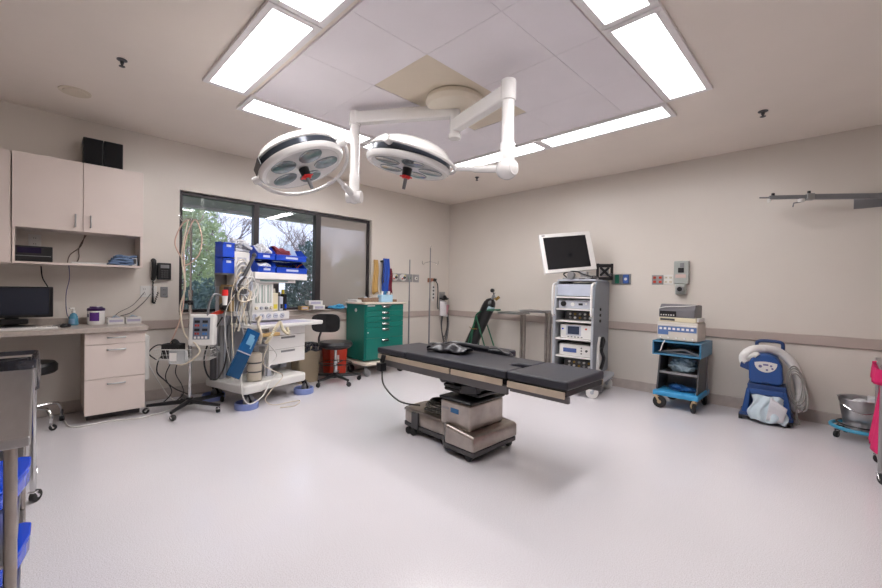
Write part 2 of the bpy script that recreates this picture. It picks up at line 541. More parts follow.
def branches(m, p, d, l, r, depth):
    q = p + d * l
    m.tube([p, (p + q) / 2 + Vector((rnd.uniform(-.04, .04),) * 3), q], [r, r * .85, r * .7], 5)
    if depth == 0: return
    for k in range(3):
        nd = (d + Vector((rnd.uniform(-.7, .7), rnd.uniform(-.9, .9), rnd.uniform(-.15, .6)))).normalized()
        branches(m, p + d * l * rnd.uniform(.5, 1), nd, l * rnd.uniform(.6, .85), r * .62, depth - 1)
for k, (x, y, lab) in enumerate([(-7.2, -2.0, 'bare branching tree behind the middle pane'), (-7.0, .8, 'bare branching tree seen behind the roller shade'), (-8, -5.0, 'bare branching tree far behind the left pane'), (-7.5, 4.2, 'bare tree farthest right outside the window')]):
    m = MB()
    branches(m, Vector((0, 0, 0)), Vector((0, 0, 1)), 1.35, .05, 6)
    tag(m.build('bare_tree', BARK, loc=(x, y, -.12)), lab, 'tree', 'leafless trees outside the window')

# ------------------------------------------------------------------ surgical light (fixed to the ceiling)
sg = thing('surgical_light', 'white twin-head surgical light hanging from the ceiling on two jointed arms', 'surgical light', (2.845, -2.92, H))
O0 = Vector((2.845, -2.92, H))
def L(x, y, z): return Vector((x, y, z)) - O0
m = MB(); m.lathe([(0, -.001), (.2, -.001), (.235, -.015), (.245, -.05), (.225, -.085), (.17, -.098), (0, -.1)], n=48, sx=.92, sy=1)

m.build('mount_cover', CANB, sg, label='beige round ceiling cover')
m = MB(); m.cyl((0, 0, -.09), (0, 0, -.29), .042, n=24); m.cyl((0, 0, -.29), (0, 0, -.325), .05, n=24)
m.build('hub_shaft', WHITE, sg, bevel=.006)
E1 = L(2.138, -3.391, 2.633); E2 = L(3.482, -3.087, 2.518)
def arm(a, b, wz, wy, name):
    a, b = Vector(a), Vector(b)
    d = b - a
    M = Matrix.Translation(a) @ d.to_track_quat('X', 'Z').to_matrix().to_4x4()
    m = MB(); m.box(0, d.length, -wy / 2, wy / 2, -wz / 2, wz / 2, M)
    return m.build(name, WHITE, sg, bevel=.014, seg=3)
arm((0, 0, -.107), E1, .098, .08, 'upper_arm')
arm((0, 0, -.222), E2, .10, .08, 'upper_arm')
m = MB(); m.cyl(E1 + Vector((0, 0, .055)), E1 + Vector((0, 0, -.06)), .048, n=24); m.build('elbow_cap', WHITE, sg, bevel=.006)
m = MB(); m.cyl(E2 + Vector((0, 0, .075)), E2 + Vector((0, 0, -.06)), .05, n=24); m.build('elbow_cap', WHITE, sg, bevel=.006)
m = MB(); m.cyl(E1 + Vector((0, 0, -.06)), L(2.138, -3.391, 2.16), .038, n=24); m.cyl(L(2.138, -3.391, 2.16), L(2.138, -3.391, 2.00), .042, n=24); m.build('drop_tube', WHITE, sg)
m = MB(); m.cyl(E2 + Vector((0, 0, -.06)), L(3.482, -3.087, 2.18), .041, n=24); m.cyl(L(3.482, -3.087, 2.18), L(3.482, -3.087, 2.06), .048, n=24); m.build('drop_tube', WHITE, sg)
m = MB(); m.sphere(L(2.138, -3.391, 1.975), .058); m.cyl(L(2.09, -3.43, 1.975), L(2.19, -3.35, 1.975), .05, n=20); m.build('knuckle_joint', WHITE, sg, bevel=.004)
m = MB(); m.sphere(L(3.482, -3.087, 2.015), .072); m.cyl(L(3.425, -3.087, 2.015), L(3.54, -3.087, 2.015), .05, n=20); m.build('knuckle_joint', WHITE, sg, bevel=.004)

def lamp_head(c, n, xdir, joint, half, logo):
    n = Vector(n).normalized()
    vd = (Vector(c) - cam.matrix_world.translation).normalized()
    n = Quaternion(-vd, R(half[6])) @ n
    Z = -n
    X = Vector(xdir); X = (X - Z * X.dot(Z)).normalized(); Y = Z.cross(X)
    q = Matrix((X, Y, Z)).transposed().to_quaternion()
    Rr = .30
    loc = Vector(c) - O0
    m = MB()
    m.lathe([(0, .004), (.25, .004), (.264, -.004), (.287, .0), (Rr, .016), (Rr + .002, .034), (Rr - .012, .040)], n=64)
    m.lathe([(Rr - .01, .082), (Rr - .002, .09), (Rr - .012, .108), (.26, .142), (.2, .17), (.1, .182), (0, .184)], n=64)
    h = m.build('lamp_head', WHITE, sg, quat=q, loc=loc)
    MB().lathe([(Rr - .014, .036), (Rr - .003, .042), (Rr - .003, .076), (Rr - .012, .082)], n=64).build('side_band', BAND, h, label='dark grey glossy band around the lamp head')
    for k in range(5):
        a = half[2] + k * 2 * PI / 5
        m = MB()
        ca, sa = math.cos(a), math.sin(a)
        T = Matrix(((ca, -sa, 0, ca * .165), (sa, ca, 0, sa * .165), (0, 0, 1, 0), (0, 0, 0, 1)))
        m.T = T
        m.lathe([(0, .001), (.07, .0005), (.078, -.002), (.082, .003)], n=28, sx=1.08, sy=.98)
        m.build('lens', LENS, h, label='grey glass lens')
    m = MB(); m.cyl((0, 0, .002), (0, 0, -.055), .036, .033, 20); m.build('handle_socket', BLACK, h, bevel=.004)
    m = MB(); m.lathe([(0, -.056), (.032, -.056), (.034, -.064), (.025, -.074), (0, -.075)], n=20)
    for k in range(4):
        a = k * PI / 2
        m.cbox((.036 * math.cos(a), .036 * math.sin(a), -.062), (.018, .010, .008), (0, 0, a))
    m.build('handle_collar', REDB, h, label='red ring at the handle')
    m = MB(); m.cyl((0, 0, -.075), (0, 0, -.15), .014, .012, 14); m.build('handle', GREYM, h, label='grey handle')
    if logo:
        m = MB(); m.cbox((Rr * math.cos(logo), Rr * math.sin(logo), .06), (.006, .17, .05), (0, 0, logo)); m.build('latch_plate', BLACK, h)
        m = MB(); m.cbox((-.02, .235, -.001), (.03, .014, .004)); m.build('label_mark', GREYM, h)
    # yoke in head space
    yz, dr = half[4], half[5]
    a0, a1 = half[0], half[1]
    pts = [(math.cos(a0 + (a1 - a0) * i / 24) * (Rr + .035), math.sin(a0 + (a1 - a0) * i / 24) * (Rr + .035), yz - dr * math.sin(PI * i / 24)) for i in range(25)]
    m = MB(); m.tube(pts, .0125, 10)
    m.build('yoke', WHITE, h)
    for a in (a0, a1):
        m = MB(); m.cyl((math.cos(a) * (Rr - .01), math.sin(a) * (Rr - .01), yz), (math.cos(a) * (Rr + .055), math.sin(a) * (Rr + .055), yz), .027, n=18)
        m.build('pivot_knob', WHITE, h, bevel=.006)
    M = Matrix((X, Y, Z)).transposed()
    am = half[3]
    p = loc + M @ Vector((math.cos(am) * (Rr + .035), math.sin(am) * (Rr + .035), yz - dr * math.sin(PI * (am - a0) / (a1 - a0))))
    j = Vector(joint) - O0
    m = MB(); m.tube([p, p.lerp(j, .35), p.lerp(j, .4), j], [.016, .016, .026, .026], 14)
    m.build('lower_arm', WHITE, sg)
    return h
lamp_head((2.34, -3.94, 2.05), (0.264, 0.186, -0.946), r2 * .956 + u2 * .292, (2.138, -3.391, 1.975), (R(184), R(-4), R(20), R(62), .05, .10, 7), R(215))
lamp_head((2.84, -3.40, 2.075), (-0.154, -0.101, -0.983), r2 * .98 - u2 * .19, (3.482, -3.087, 2.015), (R(-112), R(88), R(0), R(-5), .085, .03, 0), 0)

# ------------------------------------------------------------------ wall cabinets and what is on them
def pull(m, x, z, l, vertical, y=-.0, r=.006, out=.028):
    d = Vector((0, 0, 1)) if vertical else Vector((1, 0, 0))
    a = Vector((x, y, z)) - d * l / 2
    b = Vector((x, y, z)) + d * l / 2
    o = Vector((0, -out, 0))
    m.tube([a, a + o * .9, a + o + d * .005, b + o - d * .005, b + o * .9, b], r, 8)
cb = thing('wall_cabinet', 'cream two-door wall cabinet with an open shelf beneath, right of the other', 'wall cabinet', (0.004, -4.99, 1.365), 90)
W2 = .43
m = MB()
m.box(-W2, W2, -.29, 0, .30, .905)
m.box(-W2, -W2 + .018, -.29, 0, .018, .30); m.box(W2 - .018, W2, -.29, 0, .018, .30)
m.box(-W2 - .0, W2, -.30, 0, 0, .018)
m.build('body', LAM, cb, bevel=.001)
for s_ in (-1, 1):
    x0, x1 = (-W2, -.002) if s_ < 0 else (.002, W2)
    d = B(x0, x1, -.31, -.291, .297, .905).build('door', LAM, cb, bevel=.002)
    m = MB(); pull(m, s_ * .05, .39, .10, True, -.31); m.build('handle', ALU, d)
cb = thing('wall_cabinet', 'cream wall cabinet cut off by the left edge of the picture', 'wall cabinet', (0.004, -5.87, 1.365), 90)
B(-.42, .445, -.29, 0, 0, .905).build('body', LAM, cb)
for s_ in (-1, 1):
    x0, x1 = (-.42, .008) if s_ < 0 else (.012, .438)
    d = B(x0, x1, -.31, -.291, 0, .905).build('door', LAM, cb, bevel=.002)
    m = MB(); pull(m, .01 + s_ * .05, .14, .10, True, -.31); m.build('handle', ALU, d)
for k, (y, lab) in enumerate([(-4.915, 'black box speaker on top of the wall cabinet, left of the pair'), (-4.77, 'black box speaker on top of the wall cabinet, right of the pair')]):
    t_ = thing('box_speaker', lab, 'speaker', (.12, y, 2.271), 90, 'pair of speakers on the cabinet')
    B(-.07, .07, -.075, .075, 0, .262).build('body', BLACK, t_, bevel=.006)
    B(-.062, .062, -.081, -.0755, .01, .252).build('grille', mat('speaker_cloth', '121216', .9, bump=.4, bscale=120), t_, bevel=.003)
# open shelf contents
SZ = 1.3835
t_ = thing('clock_radio', 'black tabletop radio with a dim display on the open shelf', 'radio', (.19, -5.30, SZ), 90)
B(-.12, .12, -.09, .09, 0, .13).build('body', BLACK, t_, bevel=.006)
m = MB(); m.box(-.09, .05, -.092, -.0905, .07, .115); m.build('display', mat('purple_display', '241a38', .1), t_)
m = MB(); m.box(-.11, .11, -.093, -.0905, .045, .05); m.build('trim_line', GREYM, t_)
m = MB()
for k in range(4): m.grid(lambda u, v, k=k: ((u - .5) * (.22 - .02 * k) + .008 * k, (v - .5) * .2, .012 + k * .024 + .008 * math.sin(u * 9 + k) * math.cos(v * 5 + k)), 12, 8)
tag(m.build('folded_towels', [CLOTHM], solid=.018, loc=(.16, -4.70, SZ), rz=90), 'small stack of blue towels at the right end of the open shelf', 'towels')
tag(B(-.13, .13, -.02, .02, 0, .02).build('power_strip', WPLAS, loc=(.12, -4.93, SZ), rz=90, bevel=.005), 'white power strip lying on the open shelf', 'power strip')
t_ = thing('card_reader', 'small pale device leaning at the right end of the open shelf', 'device', (.25, -4.615, SZ), 75)
B(-.02, .02, -.01, .01, 0, .075).build('body', WPLAS, t_, bevel=.005)
B(-.014, .014, -.012, -.0105, .02, .065).build('screen', DGREY, t_)
def plate(x, y, z, rz, wd, hd, kind, label, cat='outlet', group=None, pm=None):
    t_ = thing('wall_outlet' if cat == 'outlet' else 'wall_plate', label, cat, (x, y, z), rz, group)
    B(-wd / 2, wd / 2, -.008, 0, -hd / 2, hd / 2).build('cover_plate', pm or WPLAS, t_, bevel=.003)
    n = max(1, round(wd / .06))
    for i in range(n):
        cx = -wd / 2 + wd * (i + .5) / n
        for s_ in (-1, 1):
            o = B(cx - .016, cx + .016, -.0105, -.0085, s_ * hd * .22 - .014, s_ * hd * .22 + .014).build('socket', kind, t_, bevel=.002)
            m = MB(); m.box(cx - .008, cx - .005, -.0112, -.0106, s_ * hd * .22 - .006, s_ * hd * .22 + .006); m.box(cx + .005, cx + .008, -.0112, -.0106, s_ * hd * .22 - .006, s_ * hd * .22 + .006)
            m.build('slot', BLACK, o)
plate(.004, -5.29, 1.575, 90, .08, .115, WPLAS, 'outlet behind the open shelf above the radio', pm=WPLAS)
m = MB(); m.tube([(.02, -4.96, 1.66), (.05, -4.99, 1.55), (.03, -5.06, 1.47), (.08, -5.08, SZ + .012)], .004, 6, smooth=6)
m.tube([(.02, -4.95, 1.66), (.04, -5.00, 1.54), (.03, -5.0, 1.45), (.06, -5.02, SZ + .012)], .004, 6, smooth=6)
tag(m.build('shelf_cables', mat('brown_cable', '6b5a50', .5)), 'thin cables hanging across the back of the open shelf', 'cable')

# ------------------------------------------------------------------ desk run
DZ = .828
t_ = thing('worktop', 'long grey laminate worktop along the wall on the left', 'worktop', (.004, -5.9, 0), 90)
B(-.9, 1.35, -.55, 0, DZ - .042, DZ).build('top', TOPL, t_, bevel=.004)
B(-.9, 1.35, -.012, 0, DZ, DZ + .06).build('backsplash', TOPL, t_, bevel=.003)
B(1.30, 1.34, -.45, -.02, DZ - .09, DZ - .0425).build('support_bracket', WPLAS, t_, bevel=.003)
dc = thing('drawer_cabinet', 'cream three-drawer base cabinet under the end of the worktop', 'drawer cabinet', (.018, -4.775, 0), 90)
B(-.21, .205, -.48, 0, .085, DZ - .043).build('body', LAMD, dc)
B(-.19, .19, -.36, -.02, 0, .085).build('toe_kick', DGREY, dc)
for a, b in ((.68, .782), (.382, .676), (.072, .378)):
    d = B(-.213, .208, -.50, -.481, a, b).build('drawer', LAM, dc, bevel=.003)
    m = MB(); pull(m, .0, b - .045, .12, False, -.50); m.build('handle', ALU, d)
t_ = thing('cable_cover', 'tall narrow white cover beside the drawer cabinet', 'cover', (.25, -4.535, 0.30), 0)
B(-.16, .16, -.018, .018, 0, .42).build('panel', WPLAS, t_, bevel=.004)
B(-.245, -.165, -.012, .012, .2, .24).build('wall_bracket', WPLAS, t_)
# computer monitor
t_ = thing('computer_monitor', 'black wide computer monitor on the worktop', 'monitor', (.21, -5.425, DZ), 86)
m = MB(); m.box(-.26, .25, -.0, .035, .085, .345); m.build('housing', BLACK, t_, bevel=.006)
B(-.235, .225, -.003, -.0005, .108, .332).build('screen', SCRG, t_)
m = MB(); m.box(-.04, .04, .03, .06, .01, .2); m.build('neck', BLACK, t_, bevel=.004)
m = MB(); m.lathe([(0, 0), (.13, 0), (.13, .008), (.05, .022), (0, .024)], c=(0, .03, 0), n=28, sx=1.1, sy=.7); m.build('stand_base', BLACK, t_)
B(-.19, .1, -.02, .05, .03, .075).build('speaker_bar', BLACK, t_, bevel=.01)
t_ = thing('keyboard', 'white keyboard in front of the computer monitor', 'keyboard', (.42, -5.36, DZ), 90)
B(-.21, .21, -.06, .06, 0, .014).build('base', WPLAS, t_, bevel=.004)
m = MB()
for r_ in range(5):
    for k in range(14): m.box(-.203 + k * .029, -.178 + k * .029, -.054 + r_ * .021, -.036 + r_ * .021, .0142, .02)
m.build('keys', WHITE, t_)
t_ = thing('computer_mouse', 'black computer mouse on the worktop', 'mouse', (.33, -5.10, DZ), 60)
m = MB(); m.sphere((0, 0, .012), 1, 18, 10, (.033, .05, .022)); 
for v in m.bm.verts: v.co.z = max(v.co.z, 0)
m.build('shell', BLACK, t_)
m = MB(); m.cyl((-.004, -.03, .03), (.004, -.03, .03), .006); m.build('wheel', DGREY, t_)
m = MB(); m.tube([(.30, -5.11, DZ + .005), (.22, -5.16, DZ + .005), (.16, -5.17, DZ + .005), (.1, -5.12, DZ + .005), (.03, -5.1, DZ + .005)], .0035, 6, smooth=6)
tag(m.build('mouse_cable', DGREY), 'thin dark mouse cable lying on the worktop', 'cable')
t_ = thing('sanitizer_bottle', 'small clear pump bottle of blue gel on the worktop', 'bottle', (.13, -5.04, DZ))
m = MB(); m.lathe([(0, 0), (.033, 0), (.036, .006), (.030, .078), (.022, .10), (.011, .108), (.011, .112), (0, .112)], n=24); m.build('bottle', SANI, t_)
m = MB(); m.cyl((0, 0, .112), (0, 0, .13), .014); m.cyl((0, 0, .13), (0, 0, .15), .005); m.cbox((.012, -.012, .154), (.045, .014, .008), (0, 0, R(-45))); m.build('pump', WHITE, t_, bevel=.001)
m = MB(); m.lathe([(.0362, .012), (.0325, .06)], n=24, a0=R(-100), a1=R(10)); m.build('label_band', mat('label_blue', '7fa3c4', .5), t_)
t_ = thing('wipes_tub', 'white round wipes tub with purple lid and label on the worktop', 'tub', (.15, -4.885, DZ))
m = MB(); m.lathe([(0, 0), (.062, 0), (.064, .006), (.064, .128), (.06, .134), (0, .134)], n=32); m.build('body', WHITE, t_)
m = MB(); m.lathe([(.066, .128), (.067, .14), (.064, .152), (.05, .157), (.045, .168), (.0, .17)], n=32); m.build('lid', mat('purple_lid', '3a1f50', .3), t_)
m = MB(); m.lathe([(.0648, .035), (.0648, .115)], n=16, a0=R(-50), a1=R(15)); m.build('label_band', PURP, t_)
m = MB(); m.lathe([(.0648, .07), (.0648, .1)], n=16, a0=R(-105), a1=R(-55)); m.build('printed_band', mat('grey_print', '77707f', .5), t_)
for k, (y, lab) in enumerate([(-4.75, 'white tissue box on the worktop, beside the wipes tub'), (-4.615, 'white tissue box nearest the end of the worktop')]):
    t_ = thing('tissue_box', lab, 'box', (.2 - .02 * k, y, DZ), 90, 'boxes on the worktop')
    B(-.06, .06, -.055, .055, 0, .062).build('carton', WPLAS, t_, bevel=.001)
    m = MB(); m.box(-.05, .05, -.0555, -.0551, .022, .045); m.box(-.035, .035, -.045, .045, .062, .0625); m.build('printed_band', mat('pale_violet_print', 'b3afc6', .5), t_)
    m = MB(); m.grid(lambda u, v: ((u - .5) * .05 + .004 * math.sin(v * 9), (v - .5) * .05, .06 + .022 * math.sin(u * PI) * (.6 + .4 * math.sin(v * PI))), 8, 6)
    m.build('tissue', CLOTHB, t_)
# wall telephone
t_ = thing('wall_telephone', 'black wall telephone right of the wall cabinet', 'telephone', (.004, -4.375, 1.35), 90)
B(-.02, .1, -.045, 0, -.09, .085).build('base', BLACK, t_, bevel=.008)
B(.005, .08, -.049, -.0455, .03, .065).build('screen', GREYM, t_)
m = MB()
for i in range(3):
    for j in range(4): m.box(.012 + i * .022, .028 + i * .022, -.050, -.0455, -.07 + j * .022, -.055 + j * .022)
m.build('keys', DGREY, t_)
m = MB(); m.tube([(-.055, -.03, .105), (-.055, -.06, .09), (-.055, -.062, .0), (-.055, -.06, -.06), (-.055, -.03, -.085)], [.022, .024, .014, .024, .022], 12, smooth=4); m.box(-.06, -.02, -.03, 0, -.05, .06)
m.build('handset', BLACK, t_, bevel=.002)
m = MB()
pts = []
for i in range(150):
    s_ = i / 149
    z = -.09 - .25 * math.sin(min(s_ * 1.15, 1) * PI / 2) if s_ < .8 else -.34 + (s_ - .8) * .6
    pts.append((-.055 + .045 * max(0, (s_ - .7)) / .3 + .007 * math.cos(i * 1.3), -.02 + .007 * math.sin(i * 1.3), z))
m.tube(pts, .0035, 5); m.build('coiled_cord', BLACK, t_)
plate(.004, -4.465, 1.135, 90, .14, .115, WPLAS, 'white double outlet plate on the wall above the worktop end')
plate(.004, -4.33, 1.13, 90, .065, .11, GREYM, 'grey metal wall plate below the telephone', pm=GREYM)
m = MB(); m.tube([(.03, -4.45, 1.11), (.08, -4.52, 1.02), (.12, -4.62, .93), (.1, -4.70, DZ + .07)], .0035, 6, smooth=6)
m.tube([(.03, -4.50, 1.13), (.06, -4.6, 1.0), (.06, -4.72, .92), (.08, -4.76, DZ + .01)], .003, 6, smooth=6)
tag(m.build('outlet_cables', DGREY), 'thin cables drooping from the outlet to the worktop', 'cable')
m = MB(); m.tube([(.03, -5.25, 1.355), (.05, -5.24, 1.25), (.06, -5.20, 1.14), (.04, -5.22, 1.0)], .005, 6, smooth=6)
tag(m.build('monitor_cable', BLACK), 'black cable hanging from the shelf down behind the computer monitor', 'cable')
m = MB(); m.tube([(.30, -5.08, 1.36), (.16, -5.07, 1.25), (.12, -5.09, 1.1), (.1, -5.08, .92), (.12, -5.03, DZ + .006)], .003, 6, smooth=6)
tag(m.build('blue_cable', mat('violet_cable', '4a4a78', .5)), 'thin violet cable hanging from the shelf beside the computer monitor', 'cable')
m = MB(); m.tube([(.2, -4.50, .44), (.2, -4.44, .3), (.35, -4.36, .12), (.5, -4.3, .03), (.62, -4.6, .008), (.55, -4.8, .008), (.56, -5.02, .008), (.5, -5.08, .008), (.3, -5.1, .008)], .006, 6, smooth=8)
tag(m.build('floor_cable', TUBEW), 'white cable trailing over the floor by the drawer cabinet', 'cable')

# casters
def caster(p, parent, x, y, r=.03, zt=.08, wm=None, hm=None, rot=0, wd=.02):
    m = MB()
    ca, sa = math.cos(rot), math.sin(rot)
    off = Vector((ca, sa, 0)) * r * .5
    ax = Vector((-sa, ca, 0))
    c = Vector((x, y, r)) + off
    m.tube([c - ax * wd * .5, c - ax * wd * .35, c + ax * wd * .35, c + ax * wd * .5], [r * .85, r, r, r * .85], 20)
    wh = m.build('wheel', wm or BLACKR, parent)
    m = MB()
    m.cyl((x, y, zt), (x, y, zt - .02), r * .3)
    m.cyl(c - ax * (wd * .5 + .004), c + ax * (wd * .5 + .004), r * .3, n=12)
    for s_ in (-1, 1):
        k = ax * s_ * (wd * .5 + .003)
        m.tube([c + k, Vector((x, y, 0)) + k * .8 + Vector((0, 0, max(zt - .02, r * 1.1)))], r * .18, 6)
    m.cbox((x, y, max(zt - .02, r * 1.1)), (r * .9, wd + .008, .006), (0, 0, rot))
    m.build('wheel_fork', hm or CHROME, wh)
def star_base(root, R0, hubz, angs, mt, cz=.062, wr=.027, hm=None):
    m = MB()
    for a in angs:
        a = R(a)
        d = Vector((math.cos(a), math.sin(a), 0)); e = Vector((-d.y, d.x, 0))
        pts = []
        m.tube([d * .02 + Vector((0, 0, hubz)), d * R0 * .5 + Vector((0, 0, hubz - .006)), d * R0 + Vector((0, 0, cz + .012))], [.024, .02, .014], 8)
    m.cyl((0, 0, hubz - .03), (0, 0, hubz + .035), .038, .03, 20)
    m.build('star_base', mt, root)
    for k, a in enumerate(angs):
        caster(None, root, math.cos(R(a)) * (R0 - .01), math.sin(R(a)) * (R0 - .01), wr, cz, None, hm or CHROME, R(a) + k * 1.3, .03)

# small round stool at the desk
t_ = thing('round_stool', 'black round stool with chrome foot ring under the worktop', 'stool', (.33, -5.33, 0))
m = MB(); m.lathe([(0, .455), (.17, .455), (.185, .47), (.187, .52), (.17, .545), (0, .555)], n=36); m.build('seat', BLACK, t_)
m = MB(); m.cyl((0, 0, .08), (0, 0, .455), .02); m.build('column', CHROME, t_)
m = MB()
for k in range(5):
    a = R(72 * k + 38)
    d = Vector((math.cos(a), math.sin(a), 0))
    m.tube([d * .02 + Vector((0, 0, .17)), d * .15 + Vector((0, 0, .175)), d * .2 + Vector((0, 0, .165)), d * .225 + Vector((0, 0, .11)), d * .225 + Vector((0, 0, .07))], .012, 8, smooth=3)
m.build('leg_frame', CHROME, t_)
for k in range(5):
    a = R(72 * k + 38)
    caster(None, t_, .225 * math.cos(a), .225 * math.sin(a), .025, .072, rot=a + 1, wd=.03)

# ------------------------------------------------------------------ hamper and stainless table at lower left
def hamper(name, x, y, wd, dp, zt, bag, fr, label, drop):
    t_ = thing(name, label, 'laundry hamper', (x, y, 0))
    m = MB()
    rr = .014
    for sx in (-1, 1):
        for sy in (-1, 1):
            m = MB()
            m.cyl((sx * wd / 2, sy * dp / 2, .075), (sx * wd / 2, sy * dp / 2, zt - .02), rr)
            m.build('leg', fr, t_)
            caster(None, t_, sx * wd / 2, sy * dp / 2, .033, .08, rot=R(40 + 70 * sx + 30 * sy), wd=.024)
    m = MB()
    for sy in (-1, 1):
        m.cyl((-wd / 2, sy * dp / 2, zt - .01), (wd / 2, sy * dp / 2, zt - .01), rr)
        m.cyl((-wd / 2, sy * dp / 2, .13), (wd / 2, sy * dp / 2, .13), rr * .8)
    for sx in (-1, 1):
        m.cyl((sx * wd / 2, -dp / 2, zt - .01), (sx * wd / 2, dp / 2, zt - .01), rr)
        m.cyl((sx * wd / 2, -dp / 2, .13), (sx * wd / 2, dp / 2, .13), rr * .8)
    m.build('frame', fr, t_)
    return t_, rr
t_, rr = hamper('bag_hamper', 1.74, -5.505, .40, .44, .765, BAGM, CHROME, 'hamper with black plastic bag on a chrome frame behind the steel table', .2)
m = MB()
def bagf(wd, dp, zt, drop, e=.02, wob=.012, fold=True):
    def f(u, v):
        a = 2 * PI * u
        ca, sa = math.cos(a), math.sin(a)
        k = (abs(ca) ** 12 + abs(sa) ** 12) ** (-1 / 12)
        wv = wob * math.sin(a * 11 + v * 4) * (.3 + v) + wob * .6 * math.sin(a * 23 + 2)
        if v < .25:
            s_ = .86 + .14 * (v / .25)
            return (ca * k * (wd / 2 * s_ + e * .2), sa * k * (dp / 2 * s_ + e * .2), zt - .10 * (1 - v / .25) + .012)
        q = (v - .25) / .75
        return (ca * k * (wd / 2 + e + wv), sa * k * (dp / 2 + e + wv), zt + .015 - drop * q + .01 * math.sin(a * 7) * q)
    return f
m.grid(bagf(.40, .44, .775, .16, .020, .005), 96, 8)
m.build('bag', BAGM, t_, solid=.004)
m = MB()
m.grid(lambda u, v: (lambda a, q: (math.cos(a) * (.17 + .01 * math.sin(a * 9)) * q, math.sin(a) * (.19 + .012 * math.sin(a * 7)) * q, .68 - .42 * v))(2 * PI * u, 1 - .5 * v ** 4), 48, 8)
m.build('bag_body', BAGM, t_)

st = thing('steel_table', 'stainless steel table with blue shelf liners at the lower left edge', 'table', (2.93, -5.60, 0))
m = MB(); m.box(-.595, .595, -.31, .318, .772, .80); m.build('table_top', STEEL, st, bevel=.006)
for sx in (-1, 1):
    for sy in (-1, 1):
        m = MB(); m.cyl((sx * .56, sy * .28, .07), (sx * .56, sy * .28, .772), .0135); m.build('leg', STEELW, st)
        caster(None, st, sx * .56, sy * .28, .033, .08, rot=R(200 if sx < 0 else 20), wd=.024)
for z in (.152, .455):
    m = MB(); m.box(-.56, .56, -.29, .29, z - .012, z); m.build('shelf', STEEL, st, bevel=.004)
for z, nm, dx in ((.153, 'lower', 0), (.456, 'upper', 0)):
    for k, x in ((1, .255),):
        t_ = thing('blue_tray', 'blue plastic tray on the %s shelf of the steel table' % nm, 'tray', (3.15 if z > .4 else 3.09, -5.575, z), 0, 'blue trays in the steel table')
        x_, y_ = (3.15 if z > .4 else 3.09), -5.575
        xf = 2.80 if z > .4 else 2.70
        pl = [(xf, -5.31), (xf + .02, -5.288), (xf + .12, -5.29), (xf + .24, -5.315), (xf + .38, -5.38), (xf + .52, -5.50), (xf + .56, -5.86), (xf, -5.86)]
        pl = [(a_ - x_, b_ - y_) for a_, b_ in pl]
        MB().prism(pl, 'z', 0.002, .058).build('tub', BLUEBR, t_, bevel=.008, seg=3)
        pl2 = [(a_ * 1.015, b_ * 1.012) for a_, b_ in pl]
        MB().prism(pl2, 'z', .0585, .072).build('lid', BLUEBR, t_, bevel=.005, seg=2)
# ------------------------------------------------------------------ infusion pole with controller
iv = thing('monitor_stand', 'wheeled pole with white pressure controller and wire basket in front of the window', 'pole stand', (.60, -4.225, 0))
star_base(iv, .345, .085, [250, 323, 31, 106, 178], BLACK)
m = MB(); m.cyl((0, 0, .1), (0, 0, 1.15), .0155); m.cyl((0, 0, 1.12), (0, 0, 1.86), .010); m.cyl((0, 0, 1.10), (0, 0, 1.16), .021)
m.build('pole', CHROME, iv)
m = MB()
for k in range(4):
    a = PI / 2 * k + .6
    d = Vector((math.cos(a), math.sin(a), 0))
    m.tube([Vector((0, 0, 1.84)), d * .05 + Vector((0, 0, 1.845)), d * .10 + Vector((0, 0, 1.83)), d * .13 + Vector((0, 0, 1.87)), d * .14 + Vector((0, 0, 1.90))], .004, 6, smooth=4)
m.build('hook', CHROME, iv)
m = MB(); m.cyl((.0, 0, 1.02), (0, 0, 1.06), .024); m.cbox((.05, -.01, 1.04), (.08, .02, .02)); m.cyl((-.02, -.03, 1.03), (-.02, -.03, 1.06), .02); m.build('clamp', BLACK, iv, bevel=.003)
ct = MB(); M = Matrix.Translation((.115, .085, .78)) @ Matrix.Rotation(R(58), 4, 'Z') @ Matrix.Rotation(R(-6), 4, 'X') @ Matrix.Diagonal((.82, .9, 1, 1))
ct.T = M
ct.box(-.125, .145, -.10, .02, -.15, .15); c_ = ct.build('controller', WPLAS, iv, bevel=.02, seg=3, label='white controller box with small red and blue display windows')
def onM(fn, nm, mt, bev=0):
    m = MB(); m.T = M; fn(m); return m.build(nm, mt, c_, bevel=bev)
onM(lambda m: m.box(-.075, .10, -.104, -.1005, -.09, .115), 'keypad', mat('steel_blue_panel', '6d7789', .4))
for i, mt in enumerate(('a83a36', '3f77b8')):
    x = -.06 + i * .082
    for z in (.065, -.012):
        onM(lambda m: m.box(x, x + .055, -.107, -.1045, z, z + .024), 'display', BLACK)
        onM(lambda m: (m.box(x + .004, x + .024, -.107, -.1045, z - .034, z - .014), m.box(x + .03, x + .05, -.107, -.1045, z - .034, z - .014)), 'button', mat('button_' + mt, mt, .5))
onM(lambda m: [m.box(-.06 + k * .038, -.038 + k * .038, -.107, -.1045, -.083, -.062) for k in range(4)], 'key_row', WHITE)
